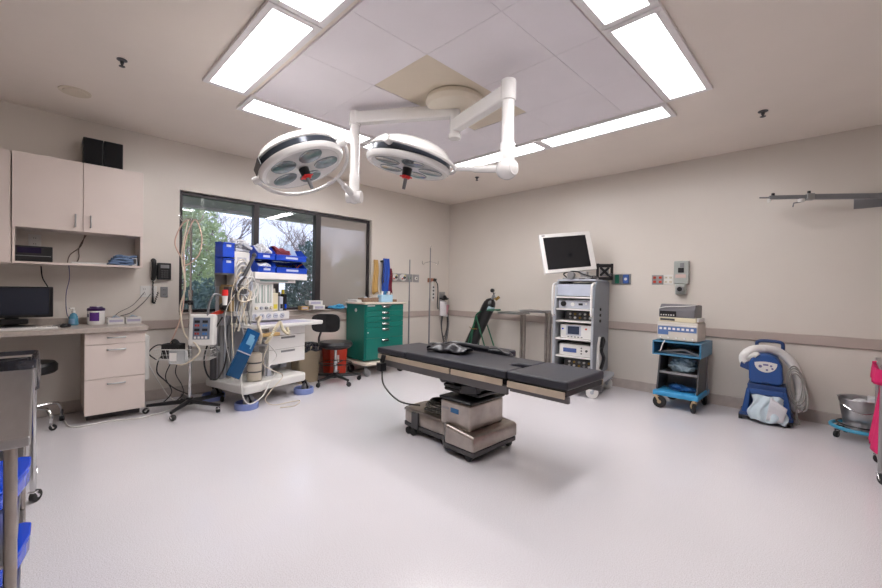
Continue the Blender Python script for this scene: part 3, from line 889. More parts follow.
# basket
m = MB(); bx0, bx1, by0, by1 = -.27, .24, -.10, .10
BM = Matrix.Rotation(R(52), 4, 'Z') @ Matrix.Translation((.0, -.02, 0))
m.T = BM
for z, r_ in ((.60, .004), (.50, .003)):
    s_ = 1 if z > .55 else .9
    m.tube([(bx0 * s_, by0 * s_, z), (bx1 * s_, by0 * s_, z), (bx1 * s_, by1 * s_, z), (bx0 * s_, by1 * s_, z)], r_, 6, closed=True)
for k in range(15):
    x = bx0 + (bx1 - bx0) * k / 14
    m.tube([(x, by0, .60), (x * .9, by0 * .9, .50), (x * .9, by1 * .9, .50), (x, by1, .60)], .0016, 5)
for k in range(7):
    y = by0 + (by1 - by0) * k / 6
    m.tube([(bx0, y, .60), (bx0 * .9, y * .9, .50), (bx1 * .9, y * .9, .50), (bx1, y, .60)], .0016, 5)
for z in (.55,): m.tube([(bx0 * .95, by0 * .95, z), (bx1 * .95, by0 * .95, z), (bx1 * .95, by1 * .95, z), (bx0 * .95, by1 * .95, z)], .0016, 5, closed=True)
m.build('wire_basket', WPLAS, iv)
def inb(x, y, z): return iv.matrix_basis @ Vector((0, 0, 0)) if False else Vector((.60, -4.225, 0)) + (BM @ Vector((x, y, 0))) + Vector((0, 0, z))
p = inb(-.14, 0, .506)
t_ = thing('black_pouch', 'black fabric pouch sticking out of the wire basket', 'pouch', p, 52)
m = MB(); m.grid(lambda u, v: ((u - .5) * .16, (v - .5) * .11 * math.sin(PI * min(.999, max(.02, u))) ** .4, .10 + .06 * math.sin(u * PI) * math.cos((v - .5) * 2) + .012 * math.sin(u * 14) + .03 * u), 14, 8); m.box(-.085, .085, -.055, .055, 0, .14)
m.build('pouch_body', BLACKR, t_, bevel=.01)
p = inb(-.03, -.135, .505)
t_ = thing('cuff_pack', 'white labelled pack hung on the front of the wire basket', 'pack', p, 52)
B(-.07, .075, -.03, .02, -.03, .10).build('pack_body', FILM, t_, bevel=.005)
B(-.062, .0, -.0315, -.0305, .0, .075).build('pack_label', WHITE, t_, bevel=.001)
# tubing of the pole
m = MB()
def wl_(pts): return [Vector((.60, -4.225, 0)) + Vector(p) for p in pts]
def loop_pts(c, rx, rz_, n, ax, tilt=0, jit=.01, turns=1, seed=0):
    rg = random.Random(seed); out = []
    for k in range(int(n * turns)):
        a = 2 * PI * k / n
        j = 1 + rg.uniform(-jit, jit)
        out.append(Vector(c) + Vector(ax) * math.cos(a) * rx * j + Vector((0, 0, 1)) * math.sin(a) * rz_ * j + Vector((ax[1], -ax[0], 0)) * (k * .0012 + tilt * math.cos(a)))
    return out
cr_ = (math.cos(R(45)), math.sin(R(45)), 0)
m.tube(wl_([(0, 0, 1.84), (-.06, -.06, 1.80), (-.11, -.11, 1.62), (-.06, -.06, 1.46), (.0, -.04, 1.40), (.06, .05, 1.5), (.08, .07, 1.68), (.03, .02, 1.84), (-.02, -.05, 1.6), (.0, -.05, 1.3), (-.01, -.06, 1.0), (-.04, -.10, .8), (-.10, -.15, .62)]), .0062, 8, smooth=8)
tag(m.build('air_hose', TUBEP), 'pinkish hose looped over the top of the wheeled pole', 'hose')
m = MB()
m.tube(wl_([(.01, -.03, 1.83), (-.03, -.07, 1.5), (.02, -.05, 1.2), (-.02, -.08, .98), (.08, -.06, .74), (.19, 0.0, .66), (.24, .02, .58), (.18, -.08, .48), (.06, -.14, .48), (-.02, -.12, .52)]), .0075, 8, smooth=8)
tag(m.build('air_hose', TUBEC), 'cream hose running from the pole top around the controller box', 'hose')
for k, (pts, r_) in enumerate([([(-.12, -.12, .56), (-.22, -.2, .50), (-.26, -.22, .36), (-.2, -.17, .28), (-.12, -.10, .2), (-.05, .0, .14)], .006),
                               ([(-.10, -.10, .52), (-.15, -.14, .42), (-.20, -.16, .30), (-.14, -.12, .16), (-.25, -.2, .02)], .005),
                               ([(-.05, -.08, .50), (-.09, -.1, .36), (-.02, -.06, .24), (-.03, -.05, .15), (-.25, -.10, .012)], .005),
                               ([(-.15, -.12, .6), (-.24, -.22, .62), (-.3, -.28, .54), (-.26, -.22, .47)], .006)]):
    m = MB(); m.tube(wl_(pts), r_, 6, smooth=8)
    tag(m.build('black_cable', BLACKR), ['thick black cable drooping from the wire basket to the pole foot', 'thin black cable hanging from the basket to the floor', 'black cable hanging close beside the pole', 'short black cable arching out of the basket to the left'][k], 'cable')

# ------------------------------------------------------------------ anesthesia machine
ANO, ANT = Vector((.55, -3.53, 0)), 104
an = thing('anesthesia_machine', 'large off-white anesthesia machine with hoses and drawers standing before the window', 'anesthesia machine', ANO, ANT)
def A(x, y, z):
    return ANO + Matrix.Rotation(R(ANT), 3, 'Z') @ Vector((x, y, z))
m = MB()
m.prism([(-.44, -.36), (-.40, -.38), (-.24, -.38), (-.20, -.34), (.31, -.35), (.35, -.30), (.35, .30), (-.44, .30)], 'z', .155, .245)
m.build('base_platform', WPLAS, an, bevel=.02, seg=3)
for sx in (-1, 1):
    for sy in (-1, 1):
        caster(None, an, sx * .355, sy * .28, .06, .155, GREYM, BLACK, R(14), .045)
m = MB(); m.box(-.075, .415, -.20, .2, .37, .775); m.build('drawer_body', WPLAS, an, bevel=.004)
for a, b in ((.678, .772), (.528, .674), (.368, .524)):
    d = B(-.068, .408, -.222, -.2005, a, b).build('drawer', WHITE, an, bevel=.005)
    if b < .7: B(.085, .265, -.2285, -.222, b - .034, b - .012).build('recessed_pull', DGREY if False else GREYM, d, bevel=.002)
    else:
        m = MB(); m.cyl((.19, -.222, .735), (.19, -.227, .735), .008); m.build('lock', GREYM, d)
m = MB(); m.box(-.40, -.31, .10, .2, .245, 1.25); m.box(.33, .41, .10, .18, .245, .38); m.box(-.31, .33, .14, .2, .245, .9); m.box(-.05, .0, -.18, -.1, .245, .37); m.build('frame', LGREY, an, bevel=.004)
m = MB(); m.prism([(-.26, -.34), (.56, -.34), (.66, -.24), (.66, .12), (-.30, .12), (-.30, -.28)], 'z', .778, .812); m.build('work_surface', WPLAS, an, bevel=.008)
B(-.2, .45, -.27, .05, .8125, .816).build('surface_mat', mat('lavender_grey', 'b5b0c4', .4), an)
# body above
m = MB()
m.box(-.17, .30, -.08, .16, .84, .93)
m.box(-.17, .085, -.08, .16, .93, 1.27)
m.box(.085, .31, .12, .16, .93, 1.27)
m.box(-.15, .25, -.0, .12, .815, .84)
m.build('upper_body', WPLAS, an, bevel=.006)
m = MB(); m.box(-.18, .50, -.14, .18, 1.285, 1.36); m.box(-.18, .36, -.11, .17, 1.25, 1.285); m.build('top_shelf', WHITE, an, bevel=.008)
B(-.10, .25, -.112, -.1105, 1.262, 1.277).build('name_strip', mat('green_grey_print', '8aa9a4', .5), an)
for k in range(3):
    x = -.135 + k * .072
    m = MB(); m.box(x, x + .056, -.0815, -.079, 1.03, 1.225); t1 = m.build('gauge_window', mat('gauge_glass', '9fb2aa', .15), an, bevel=.002)
    m = MB(); m.cyl((x + .018, -.088, 1.035), (x + .018, -.088, 1.22), .006); m.cyl((x + .038, -.088, 1.035), (x + .038, -.088, 1.22), .006); m.build('flow_tube', WHITE, t1)
for k in range(4):
    m = MB(); m.cyl((-.125 + k * .06, -.08, .975), (-.125 + k * .06, -.105, .975), .018, .015, 16); m.build('flow_knob', [CREAM, LGREY, GREYM, CREAM][k], an, bevel=.002)
B(.09, .30, .116, .1195, .95, 1.24).build('dark_recess', DGREY, an)
for k in range(5):
    m = MB()
    x = -.14 + k * .085
    m.cyl((x, -.08, .885), (x, -.088, .885), .03, n=20); gg = m.build('pressure_gauge', LGREY, an, bevel=.002)
    m = MB(); m.cbox((x, -.090, .885), (.004, .002, .04), (0, R(30 * k), 0)); m.build('needle', BLACK, gg)
# vaporizers
for k, (x, wd, hh, mt, cap) in enumerate([(.135, .075, .20, CREAM, LAMBASE), (.215, .05, .16, LGREY, DGREY), (.27, .042, .19, BLACK, YEL)]):
    m = MB(); m.box(x - wd / 2, x + wd / 2, -.05, .05, .935, .935 + hh); v_ = m.build('vaporizer', mt, an, bevel=.008)
    m = MB(); m.cyl((x, 0, .935 + hh), (x, 0, .985 + hh), wd * .42, wd * .36, 18); m.build('dial', cap, v_, bevel=.003)
    m = MB(); m.box(x - wd * .3, x + wd * .3, -.053, -.0505, .96, 1.01); m.build('label_patch', [YEL, BLACK, BLUEBR][k], v_)
# left column
m = MB(); m.box(-.37, -.20, -.08, .10, .9, 1.56); m.build('side_column', WPLAS, an, bevel=.01)
m = MB(); m.box(-.35, -.22, -.086, -.081, 1.30, 1.38); m.build('column_label', LGREY, an)
m = MB(); m.box(-.36, -.21, -.10, -.081, .95, 1.12); m.build('column_panel', GREYM, an, bevel=.003)
m = MB(); m.box(-.45, -.40, -.12, -.03, 1.06, 1.2); m.box(-.36, -.28, -.16, -.11, 1.13, 1.2); m.build('sensor_module', DGREY, an, bevel=.006)
B(-.34, -.24, -.0815, -.0805, 1.40, 1.50).build('vent_label', LGREY, an)
m = MB()
m.tube([(-.44, -.09, 1.02), (-.31, -.14, 1.30)], .014, 10); m.tube([(-.31, -.14, 1.30), (-.20, -.15, 1.52)], .018, 10); m.sphere((-.31, -.14, 1.3), .022); m.sphere((-.20, -.15, 1.53), .024)
m.build('support_arm', DGREY, an)
m = MB(); m.cyl((-.455, -.09, 1.0), (-.455, -.03, 1.0), .04); m.build('arm_knob', BLACK, an, bevel=.004)
m = MB(); m.box(-.36, -.20, -.08, .06, 1.562, 1.59); m.cbox((-.24, -.09, 1.615), (.10, .05, .03), (0, R(25), 0)); m.build('top_clutter_tray', LGREY, an, bevel=.008)
# absorber
m = MB()
m.lathe([(0, .255), (.068, .255), (.07, .27), (.07, .34), (.066, .345), (.066, .352), (.07, .357), (.07, .43), (.066, .435), (.066, .442), (.07, .447), (.07, .52), (.05, .54), (0, .545)], c=(-.25, -.25, 0), n=32)
m.build('absorber_canister', mat('greyish_cream', 'c4baaa', .35), an)
for z in (.347, .437):
    m = MB(); m.lathe([(.0705, z - .007), (.073, z), (.0705, z + .007)], c=(-.25, -.25, 0), n=32); m.build('clamp_band', DGREY, an)
m = MB(); m.cyl((-.25, -.25, .545), (-.25, -.25, .62), .04); m.box(-.32, -.15, -.32, -.18, .60, .68); m.cyl((-.20, -.32, .64), (-.20, -.36, .64), .022); m.cyl((-.27, -.32, .64), (-.27, -.36, .64), .022); m.build('absorber_head', GREYM, an, bevel=.006)
B(-.36, -.02, -.345, -.27, .695, .73).build('pull_out_board', WOODT, an, bevel=.006)
m = MB(); m.cyl((-.17, -.15, .25), (-.17, -.15, .6), .012); m.cyl((-.10, -.2, .25), (-.10, -.2, .6), .012); m.build('support_post', CHROME, an)
# corrugated cream hoses at the front
m = MB()
pts = catmull([(-.20, -.36, .64), (-.21, -.44, .70), (-.15, -.45, .80), (-.08, -.42, .84), (-.05, -.43, .76), (0, -.45, .72), (.02, -.40, .78)], 14)
m.tube(pts, [.017 if i % 2 else .013 for i in range(len(pts))], 10)
m.build('corrugated_hose', CREAM, an)
m = MB()
pts = catmull([(-.27, -.36, .64), (-.30, -.42, .74), (-.33, -.42, .84), (-.28, -.38, .90), (-.24, -.26, .88)], 14)
m.tube(pts, [.016 if i % 2 else .012 for i in range(len(pts))], 10)
m.build('corrugated_hose', TUBEC, an)
# hoses and cables coiled on the column
rg = random.Random(3)
for k in range(7):
    m = MB()
    cx, cz = -.29 + rg.uniform(-.05, .06), 1.38 - .045 * k + rg.uniform(-.04, .04)
    rx, rz_ = rg.uniform(.05, .085), rg.uniform(.07, .12)
    pts = []
    for i in range(34):
        a = 2 * PI * i / 16
        j = 1 + rg.uniform(-.06, .06)
        pts.append((cx + math.cos(a) * rx * j, -.115 - .012 * k * .6 - .006 * (i // 16) + .01 * math.sin(a * 2), cz + math.sin(a) * rz_ * j))
    pts.append((cx, -.13, cz - rz_ - .15)); pts.append((cx + rg.uniform(-.1, .1), -.12, .75))
    m.tube(pts, rg.choice([.0045, .006, .0075]), 7, smooth=4)
    m.build('coiled_cable', [TUBEC, TUBEW, WPLAS, TUBEC, LGREY, TUBEW, TUBEC][k], an)
for k in range(6):
    m = MB()
    x = -.48 + k * .05
    zt = rg.uniform(1.05, 1.5)
    m.tube([(-.30 + k * .012, -.11, zt), (x, -.14, zt - .25), (x + rg.uniform(-.05, .05), -.2, .75), (x + rg.uniform(-.07, .07), -.26, .5), (-.38 + rg.uniform(-.1, .15), -.24, .3)], rg.choice([.003, .0045]), 6, smooth=7)
    m.build('hanging_tube', [TUBEW, TUBEC, LGREY, TUBEC, DGREY, TUBEW, TUBEC, GREYM, TUBEW][k], an)
for pts, r_, mt in [([(-.15, -.33, .62), (-.1, -.4, .5), (-.2, -.41, .4), (-.12, -.4, .32), (-.22, -.42, .2), (-.3, -.44, .12), (-.42, -.42, .08), (-.48, -.4, .2), (-.46, -.36, .45)], .006, TUBEW),
                    ([(-.22, -.42, .62), (-.28, -.43, .45), (-.15, -.44, .35), (-.05, -.43, .28), (-.2, -.44, .16), (-.25, -.43, .08), (-.18, -.46, .02), (.02, -.48, .008), (.1, -.52, .008), (-.05, -.62, .008), (-.18, -.56, .008)], .004, TUBEC),
                    ([(-.50, -.1, .9), (-.62, -.1, .7), (-.66, -.08, .5), (-.62, -.08, .34), (-.55, -.1, .3), (-.48, -.1, .4), (-.44, -.1, .6)], .008, BLACKR),
                    ([(-.5, -.12, 1.1), (-.6, -.12, 1.12), (-.64, -.1, .95), (-.62, -.1, .7), (-.5, -.1, .55)], .010, GREYM)]:
    m = MB(); m.tube(pts, r_, 7, smooth=8); m.build('hanging_tube', mt, an)
m = MB(); m.cyl((-.50, -.14, 1.11), (-.50, -.14, 1.17), .03, .026, 16); m.build('red_connector', REDB, an, bevel=.005, label='bright red cap')
m = MB(); m.cyl((-.50, -.14, 1.02), (-.50, -.14, 1.11), .02, .028, 16); m.build('connector_body', WHITE, an)
m = MB(); m.prism([(-.58, .92), (-.47, .93), (-.45, .95), (-.50, .965), (-.57, .94)], 'y', -.05, -.02); m.build('red_handle', REDP, an, bevel=.004)
m = MB(); m.box(-.43, -.38, -.1, .08, .95, 1.22); m.build('side_box', mat('tan_box', '9b8258', .5), an, bevel=.004)
for k in range(3):
    m = MB(); m.cyl((-.46 + .07 * k, .12 - .02 * k, .25), (-.46 + .07 * k, .12 - .02 * k, .8), .03 - .004 * k, n=14); m.build('gas_cylinder', [DGREY, GREYM, GREYM][k], an)

# wheel guards (periwinkle rings standing around the wheels)
for k, (x, y) in enumerate([(-.355, -.285), (.355, -.275), (-.36, .285)]):
    p = A(x, y, 0)
    m = MB(); m.lathe([(.104, 0), (.110, .004), (.110, .058), (.105, .064), (.1, .064), (.097, .058), (.097, .004), (.1, 0), (.104, 0)], n=36)
    m.cbox((.110 * math.cos(R(-30)), .110 * math.sin(R(-30)), .03), (.004, .03, .02), (0, 0, R(-30)))
    tag(m.build('wheel_guard', PBLUE, loc=p), ['blue plastic ring around the near left wheel of the anesthesia machine', 'blue plastic ring around the right front wheel of the anesthesia machine', 'blue plastic ring on the floor beneath the wheeled pole, at the machine rear'][k], 'wheel guard', 'blue wheel rings')

# blue bins on the machine
def bin_(x, y, z, wd, dp, hh, label, rz=0, low=.45):
    t_ = thing('storage_bin', label, 'storage bin', A(x, y, z), ANT + rz, 'blue plastic storage bins')
    m = MB(); q = .004
    m.box(-wd / 2, wd / 2, -dp / 2, dp / 2, 0, q)
    m.box(-wd / 2, wd / 2, dp / 2 - q, dp / 2, q, hh)
    for s_ in (-1, 1):
        xa, xb = (-wd / 2, -wd / 2 + q) if s_ < 0 else (wd / 2 - q, wd / 2)
        m.prism([(-dp / 2, q), (dp / 2, q), (dp / 2, hh), (-dp / 2 + dp * .35, hh), (-dp / 2, hh * low)], 'x', xa, xb)
        m.box(xa - .004 if s_ < 0 else xa, xb if s_ < 0 else xb + .004, -dp / 2 + dp * .35, dp / 2, hh - .012, hh)
    m.box(-wd / 2, wd / 2, -dp / 2 - .002, -dp / 2 + q, 0, hh * low)
    m.box(-wd / 2, wd / 2, -dp / 2 - .012, -dp / 2 + .004, hh * low - .012, hh * low)
    m.build('bin_body', BLUEB, t_, bevel=.001)
    B(-wd * .2, wd * .2, -dp / 2 - .0035, -dp / 2 - .0021, hh * low - .042, hh * low - .018).build('label_holder', mat('label_card', 'c9cfe6', .5), t_)
    return t_
bin_(-.035, -.01, 1.361, .205, .24, .138, 'blue bin with clear bags, lower left of the four on the machine shelf')
bin_(.285, -.01, 1.361, .41, .26, .138, 'wide blue bin with dark tools, lower right of the four on the machine shelf')
bin_(-.035, -.0, 1.501, .205, .24, .138, 'blue bin under loose white packs, upper left of the four on the machine shelf')
bin_(.285, -.0, 1.501, .41, .26, .138, 'wide blue bin holding a maroon pouch, upper right of the four on the machine shelf')
bin_(-.44, -.03, 1.335, .12, .13, .152, 'tall blue bin hung on the left of the machine, lower of two', low=.95)
bin_(-.44, -.03, 1.492, .12, .13, .152, 'tall blue bin hung on the left of the machine, upper of two', low=.95)
m = MB(); m.box(-.38, -.30, .10, .15, 1.2, 1.6); m.box(-.49, -.37, .05, .06, 1.20, 1.6); m.box(-.38, -.30, .05, .1, 1.2, 1.6); m.build('bin_rail', GREYM, an)
B(-.50, -.37, -.09, .05, 1.322, 1.3345).build('bin_bracket', GREYM, an)
from mathutils import noise as mnoise
def wobble_blob(sx, sy, sz, amp, seed):
    off = Vector((seed * 3.7, seed * 1.3, seed * 2.1))
    def f(u, v):
        a = 2 * PI * u; b = PI * v
        d = Vector((math.sin(b) * math.cos(a), math.sin(b) * math.sin(a), -math.cos(b)))
        k = 1 + amp * 1.2 * mnoise.noise(d * 1.3 + off) + amp * 1.6 * (abs(mnoise.noise(d * 3.2 + off)) - .25) + amp * .8 * abs(mnoise.noise(d * 7 + off))
        return (sx * k * d.x, sy * k * d.y, max(0, sz + sz * k * d.z))
    return f
def blob(name, loc, rz, sx, sy, sz, amp, seed, mt, label, cat):
    m = MB(); m.grid(wobble_blob(sx, sy, sz, amp * 2.2, seed), 40, 24)
    bmesh.ops.remove_doubles(m.bm, verts=m.bm.verts[:], dist=1e-5)
    return tag(m.build(name, mt, loc=loc, rz=rz, ang=40), label, cat)
WRAPW = mat('white_wrap', 'd5d6da', .35, var=.08, bump=.8, bscale=25)
blob('clear_bag', A(-.035, -.03, 1.367), ANT, .08, .09, .05, .12, 1, WRAPW, 'crumpled clear bag in the lower left bin', 'bag')
blob('white_pack', A(-.035, -.02, 1.507), ANT, .085, .09, .075, .12, 2, WRAPW, 'crumpled white packs heaped in the upper left bin', 'pack')
m = MB(); m.grid(lambda u, v: ((u - .5) * .2, (v - .5) * .16, .05 + .05 * math.sin(v * PI) - .03 * u + .008 * math.sin(u * 12)), 14, 10); m.box(-.09, .09, -.07, .07, 0, .06)
tag(m.build('maroon_pouch', MAROON, loc=A(.2, -.02, 1.56), rz=ANT, bevel=.006), 'maroon pouch lying in the upper right bin', 'pouch')
m = MB(); m.grid(lambda u, v: ((u - .5) * .24 * (1 - .5 * v), .012 * math.sin(u * 9) * v + .05 * v, .20 * v - .06 * abs(u - .45) * v), 14, 10)
tag(m.build('mask_bag', mat('pale_blue_film', '9fb2cc', .2, var=.1, bump=.4), loc=A(.38, .0, 1.508), rz=ANT, solid=.02), 'pale blue plastic bag standing in the upper right bin', 'bag')
B(-.1, .1, -.05, .08, 0, .09)
m = MB(); m.box(-.1, .06, -.05, .08, 0, .085); m.tube([(.06, -.06, .07), (.1, -.09, .09), (.13, -.1, .06)], .008, 6); 
tag(m.build('black_case', BLACK, loc=A(.24, .0, 1.367), rz=ANT, bevel=.006), 'black case in the lower right bin', 'case')
m = MB(); m.tube([(0, 0, .012), (.05, -.03, .09), (.08, -.05, .11)], .008, 6); m.tube([(.03, .02, .012), (.02, -.02, .1)], .006, 6)
tag(m.build('orange_tool', mat('orange_plastic', 'c4663f', .4), loc=A(.40, -.02, 1.367), rz=ANT), 'orange handled tools in the lower right bin', 'tool')
blob('white_pack', A(-.27, .0, 1.592), ANT, .09, .06, .045, .18, 9, WRAPW, 'crumpled white wrap on top of the machine column', 'pack')
# hanging blue packs
bp = thing('blue_drape_pack', 'long blue folded plastic pack hanging tilted on the front of the machine', 'pack', A(-.585, -.43, .385), ANT)
M = Matrix.Rotation(R(27), 4, 'Y')
m = MB(); m.T = M; m.box(-.07, .07, -.012, .012, -.02, .215); m.build('lower_panel', mat('deep_blue_film', '0c4068', .25, var=.15), bp, bevel=.006)
m = MB(); m.T = M; m.box(-.07, .07, -.014, .010, .222, .445); m.build('upper_panel', BLUEP, bp, bevel=.006)
m = MB(); m.T = M; m.box(-.072, .072, -.016, .012, .213, .224); m.build('seam', LGREY, bp)
m = MB(); m.T = M; m.box(-.03, .025, -.0165, -.0145, .30, .40); m.box(.026, .04, -.0165, -.0145, .27, .37); m.build('printed_mark', mat('pale_blue_print', '6fa0c0', .4), bp)

# ------------------------------------------------------------------ boxes on the window sill
for k, (y, w_, h_, lab, mt) in enumerate([(-2.80, .10, .05, 'small yellow box on the window sill', WOODT), (-2.60, .17, .06, 'white glove box on the window sill, lower of two', WPLAS)]):
    t_ = thing('glove_box', lab, 'box', (.045, y, WZ0 + .007), 90)
    B(-w_ / 2, w_ / 2, -.05, .05, 0, h_).build('carton', mt, t_, bevel=.002)
    B(-w_ * .35, w_ * .35, -.0508, -.0502, .015, h_ - .015).build('printed_band', mat('pale_violet_print', 'b3afc6', .5), t_)
t_ = thing('glove_box', 'white glove box on the window sill, upper of two', 'box', (.03, -2.64, WZ0 + .0675), 90)
B(-.1, .1, -.05, .05, 0, .06).build('carton', WPLAS, t_, bevel=.002)
B(-.07, .07, -.0508, -.0502, .015, .045).build('printed_band', mat('pale_violet_print', 'b3afc6', .5), t_)
blob('blue_wrap', (.03, -2.27, WZ0 + .007), 90, .12, .045, .03, .2, 4, mat('sky_wrap', '3f9fd0', .4, bump=.5), 'crumpled sky blue wrap on the window sill', 'wrap')
blob('white_wrap', (.03, -2.03, WZ0 + .007), 90, .13, .045, .022, .2, 5, WRAPW, 'crumpled white and clear wrap on the sill beside the green cart', 'wrap')

# ------------------------------------------------------------------ bins and chair below window
t_ = thing('waste_bin', 'tan waste bin with black liner under the window', 'waste bin', (.2, -2.84, 0), 90)
m = MB()
m.prism([(-.125, -.11), (.125, -.11), (.125, .11), (-.125, .11)], 'z', 0, .01)
m.grid(lambda u, v: (lambda a, k_: (math.cos(a) * k_ * (.13 + .03 * v), math.sin(a) * k_ * (.115 + .025 * v), .46 * v))(2 * PI * u, (abs(math.cos(2 * PI * u)) ** 8 + abs(math.sin(2 * PI * u)) ** 8) ** (-.125)), 48, 4)
m.build('bin_body', TANBIN, t_)
m = MB(); m.grid(bagf(.31, .27, .475, .09, .008, .006), 72, 6); m.build('liner', BAGM, t_, solid=.003)
m = MB(); m.grid(lambda u, v: (.13 * (u - .5) * 2 * 1.0, .11 * (v - .5) * 2, .44 + .03 * math.sin(u * 8) * math.cos(v * 7)), 10, 8); m.build('liner_fold', BAGM, t_)
t_ = thing('sharps_bin', 'red plastic sharps bin behind the black chair', 'waste bin', (.17, -2.40, 0), 90)
m = MB(); m.box(-.11, .11, -.10, .10, 0, .03); m.build('stand', BLACK, t_, bevel=.004)
m = MB(); m.grid(lambda u, v: (lambda a, k_: (math.cos(a) * k_ * (.125 + .02 * v), math.sin(a) * k_ * (.10 + .02 * v), .031 + .42 * v))(2 * PI * u, (abs(math.cos(2 * PI * u)) ** 8 + abs(math.sin(2 * PI * u)) ** 8) ** (-.125)), 48, 4); m.build('tub', REDP, t_)
B(-.148, .148, -.122, .122, .452, .475).build('lid', REDP, t_, bevel=.006)
m = MB(); m.box(-.06, .0, -.1165, -.112, .2, .30); m.build('warning_label', mat('label_pale_red', 'e0c8c0', .5), t_)
ch = thing('office_chair', 'black swivel chair with low backrest before the red bin', 'chair', (.49, -2.575, 0))
star_base(ch, .33, .09, [293, 357, 69, 141, 213], BLACK, .068, .028, BLACK)
m = MB(); m.cyl((0, 0, .1), (0, 0, .28), .026); m.cyl((0, 0, .28), (0, 0, .44), .018); m.build('gas_column', CHROME, ch)
m = MB(); m.lathe([(0, .43), (.16, .435), (.205, .46), (.215, .49), (.20, .52), (.1, .525), (0, .52)], n=40); m.build('seat', BLACK, ch)
m = MB(); m.lathe([(0, .42), (.09, .42), (.09, .435), (0, .435)], n=20); m.tube([(-.08, -.03, .43), (-.17, -.08, .43), (-.225, -.10, .46), (-.225, -.11, .56), (-.17, -.08, .70)], .014, 8, smooth=4); m.build('back_support', DGREY, ch)
m = MB()
BT = Matrix.Translation((-.12, -.07, .75)) @ Matrix.Rotation(R(50), 4, 'Z') @ Matrix.Diagonal((.95, 1, 1.12, 1))
m.T = BT
m.grid(lambda u, v: (lambda a, k_: (math.cos(a) * k_ * .185, .035 * abs(math.cos(a)) * (1 if v < .5 else 1) * -.6 + (-.022 if v < .5 else .022) * (1 if .15 < v < .85 else .5), math.sin(a) * k_ * .105 * (1)))(2 * PI * u, (abs(math.cos(2 * PI * u)) ** 4 + abs(math.sin(2 * PI * u)) ** 4) ** (-.25) * (0.001 if v in (0, 1) else 1)), 40, 4)
m.build('backrest', BLACK, ch, ang=60)
m = MB(); m.lathe([(.20, .24), (.21, .245), (.20, .25)], n=36); m.build('foot_ring', BLACK, ch)
m = MB(); 
for k in range(3): m.tube([(.02 * math.cos(k * 2.1), .02 * math.sin(k * 2.1), .23), (.2 * math.cos(k * 2.1), .2 * math.sin(k * 2.1), .245)], .007, 6)
m.build('ring_spoke', BLACK, ch)

# ------------------------------------------------------------------ green drawer cart
gc = thing('drawer_cart', 'green metal drawer cart on wheels with a cream top, left of the corner', 'cart', (.275, -1.815, 0), 90)
B(-.335, .335, -.225, .225, .215, .985).build('body', TEALD, gc, bevel=.004)
m = MB(); m.box(-.355, .365, -.27, .235, .986, 1.01); m.build('top', CARTW, gc, bevel=.008)
m = MB(); m.prism([(-.36, -.24), (-.33, -.29), (.33, -.29), (.37, -.24), (.37, .235), (-.36, .235)], 'z', .155, .2); m.build('bumper', CARTW, gc, bevel=.012, seg=3)
for k, (a, b) in enumerate(((.90, .98), (.822, .896), (.744, .818), (.668, .740), (.522, .664), (.225, .518))):
    d = B(-.315, .325, -.245, -.226, a, b).build('drawer', TEAL, gc, bevel=.003)
    m = MB(); z = b - .028 if k < 5 else b - .035
    m.grid(lambda u, v: (-.06 + .12 * u, -.246 - .018 * math.sin(v * PI), z - .012 + .03 * v), 2, 6); m.box(-.06, .06, -.264, -.246, z - .014, z - .011)
    m.build('handle', CHROME, d, solid=.003)
m = MB(); m.box(-.08, .09, -.262, -.246, .962, .978); m.build('latch', CHROME, gc)
m = MB(); m.cyl((-.336, -.02, .9), (-.340, -.02, .9), .026, n=20); m.build('side_sticker', WHITE, gc)
m = MB(); m.box(-.3, -.18, -.2475, -.2455, .96, .972); m.cyl((-.29, -.2465, .6), (-.29, -.25, .6), .008); m.build('name_tag', WHITE, gc)
for sx in (-1, 1):
    for sy in (-1, 1): caster(None, gc, sx * .29, sy * .20, .055, .155, GREYM if sx < 0 and sy < 0 else BLACKR, GREYM, R(-70), .032)
m = MB(); m.box(.345, .36, -.12, .12, .5, .85); m.build('side_rail', TEALD, gc)
GZ = 1.011
t_ = thing('cup_box', 'pale blue open box on the green cart', 'box', (.36, -1.70, GZ), 90)
B(-.1, .1, -.05, .05, 0, .105).build('carton', mat('sky_carton', 'a9cfe6', .5), t_, bevel=.004)
for k in range(3):
    m = MB(); m.cyl((-.06 + .06 * k, 0, .105), (-.055 + .06 * k, 0, .155), .016, .02, 14); m.build('cup', [WHITE, LBLUE, WHITE][k], t_)
t_ = thing('wicker_tray', 'brown low tray of small parts on the green cart', 'tray', (.27, -1.93, GZ), 90)
m = MB(); m.box(-.13, .13, -.07, .07, 0, .006); m.box(-.13, .13, -.07, -.062, .006, .06); m.box(-.13, .13, .062, .07, .006, .06); m.box(-.13, -.122, -.062, .062, .006, .06); m.box(.122, .13, -.062, .062, .006, .06)
m.build('tray_body', mat('brown_wicker', '8a7260', .8, var=.3, scale=60, bump=.6), t_)
m = MB(); m.sphere((-.05, 0, .04), .035); m.sphere((.04, .01, .035), .03); m.build('contents', LGREY, t_)
t_ = thing('paper_stack', 'stack of white papers on the left of the green cart top', 'papers', (.2, -2.10, GZ), 96)
m = MB()
for k in range(4): m.cbox((.004 * (k % 2), .003 * k, .004 + .0085 * k), (.11, .2, .008), (0, 0, .05 * math.sin(k * 2)))
m.build('sheets', WPLAS, t_)
t_ = thing('tape_dispenser', 'small brown box at the right of the green cart top', 'box', (.33, -1.52, GZ), 90)
B(-.04, .04, -.025, .025, 0, .035).build('carton', mat('brown_carton', '8e6f56', .6), t_, bevel=.003)

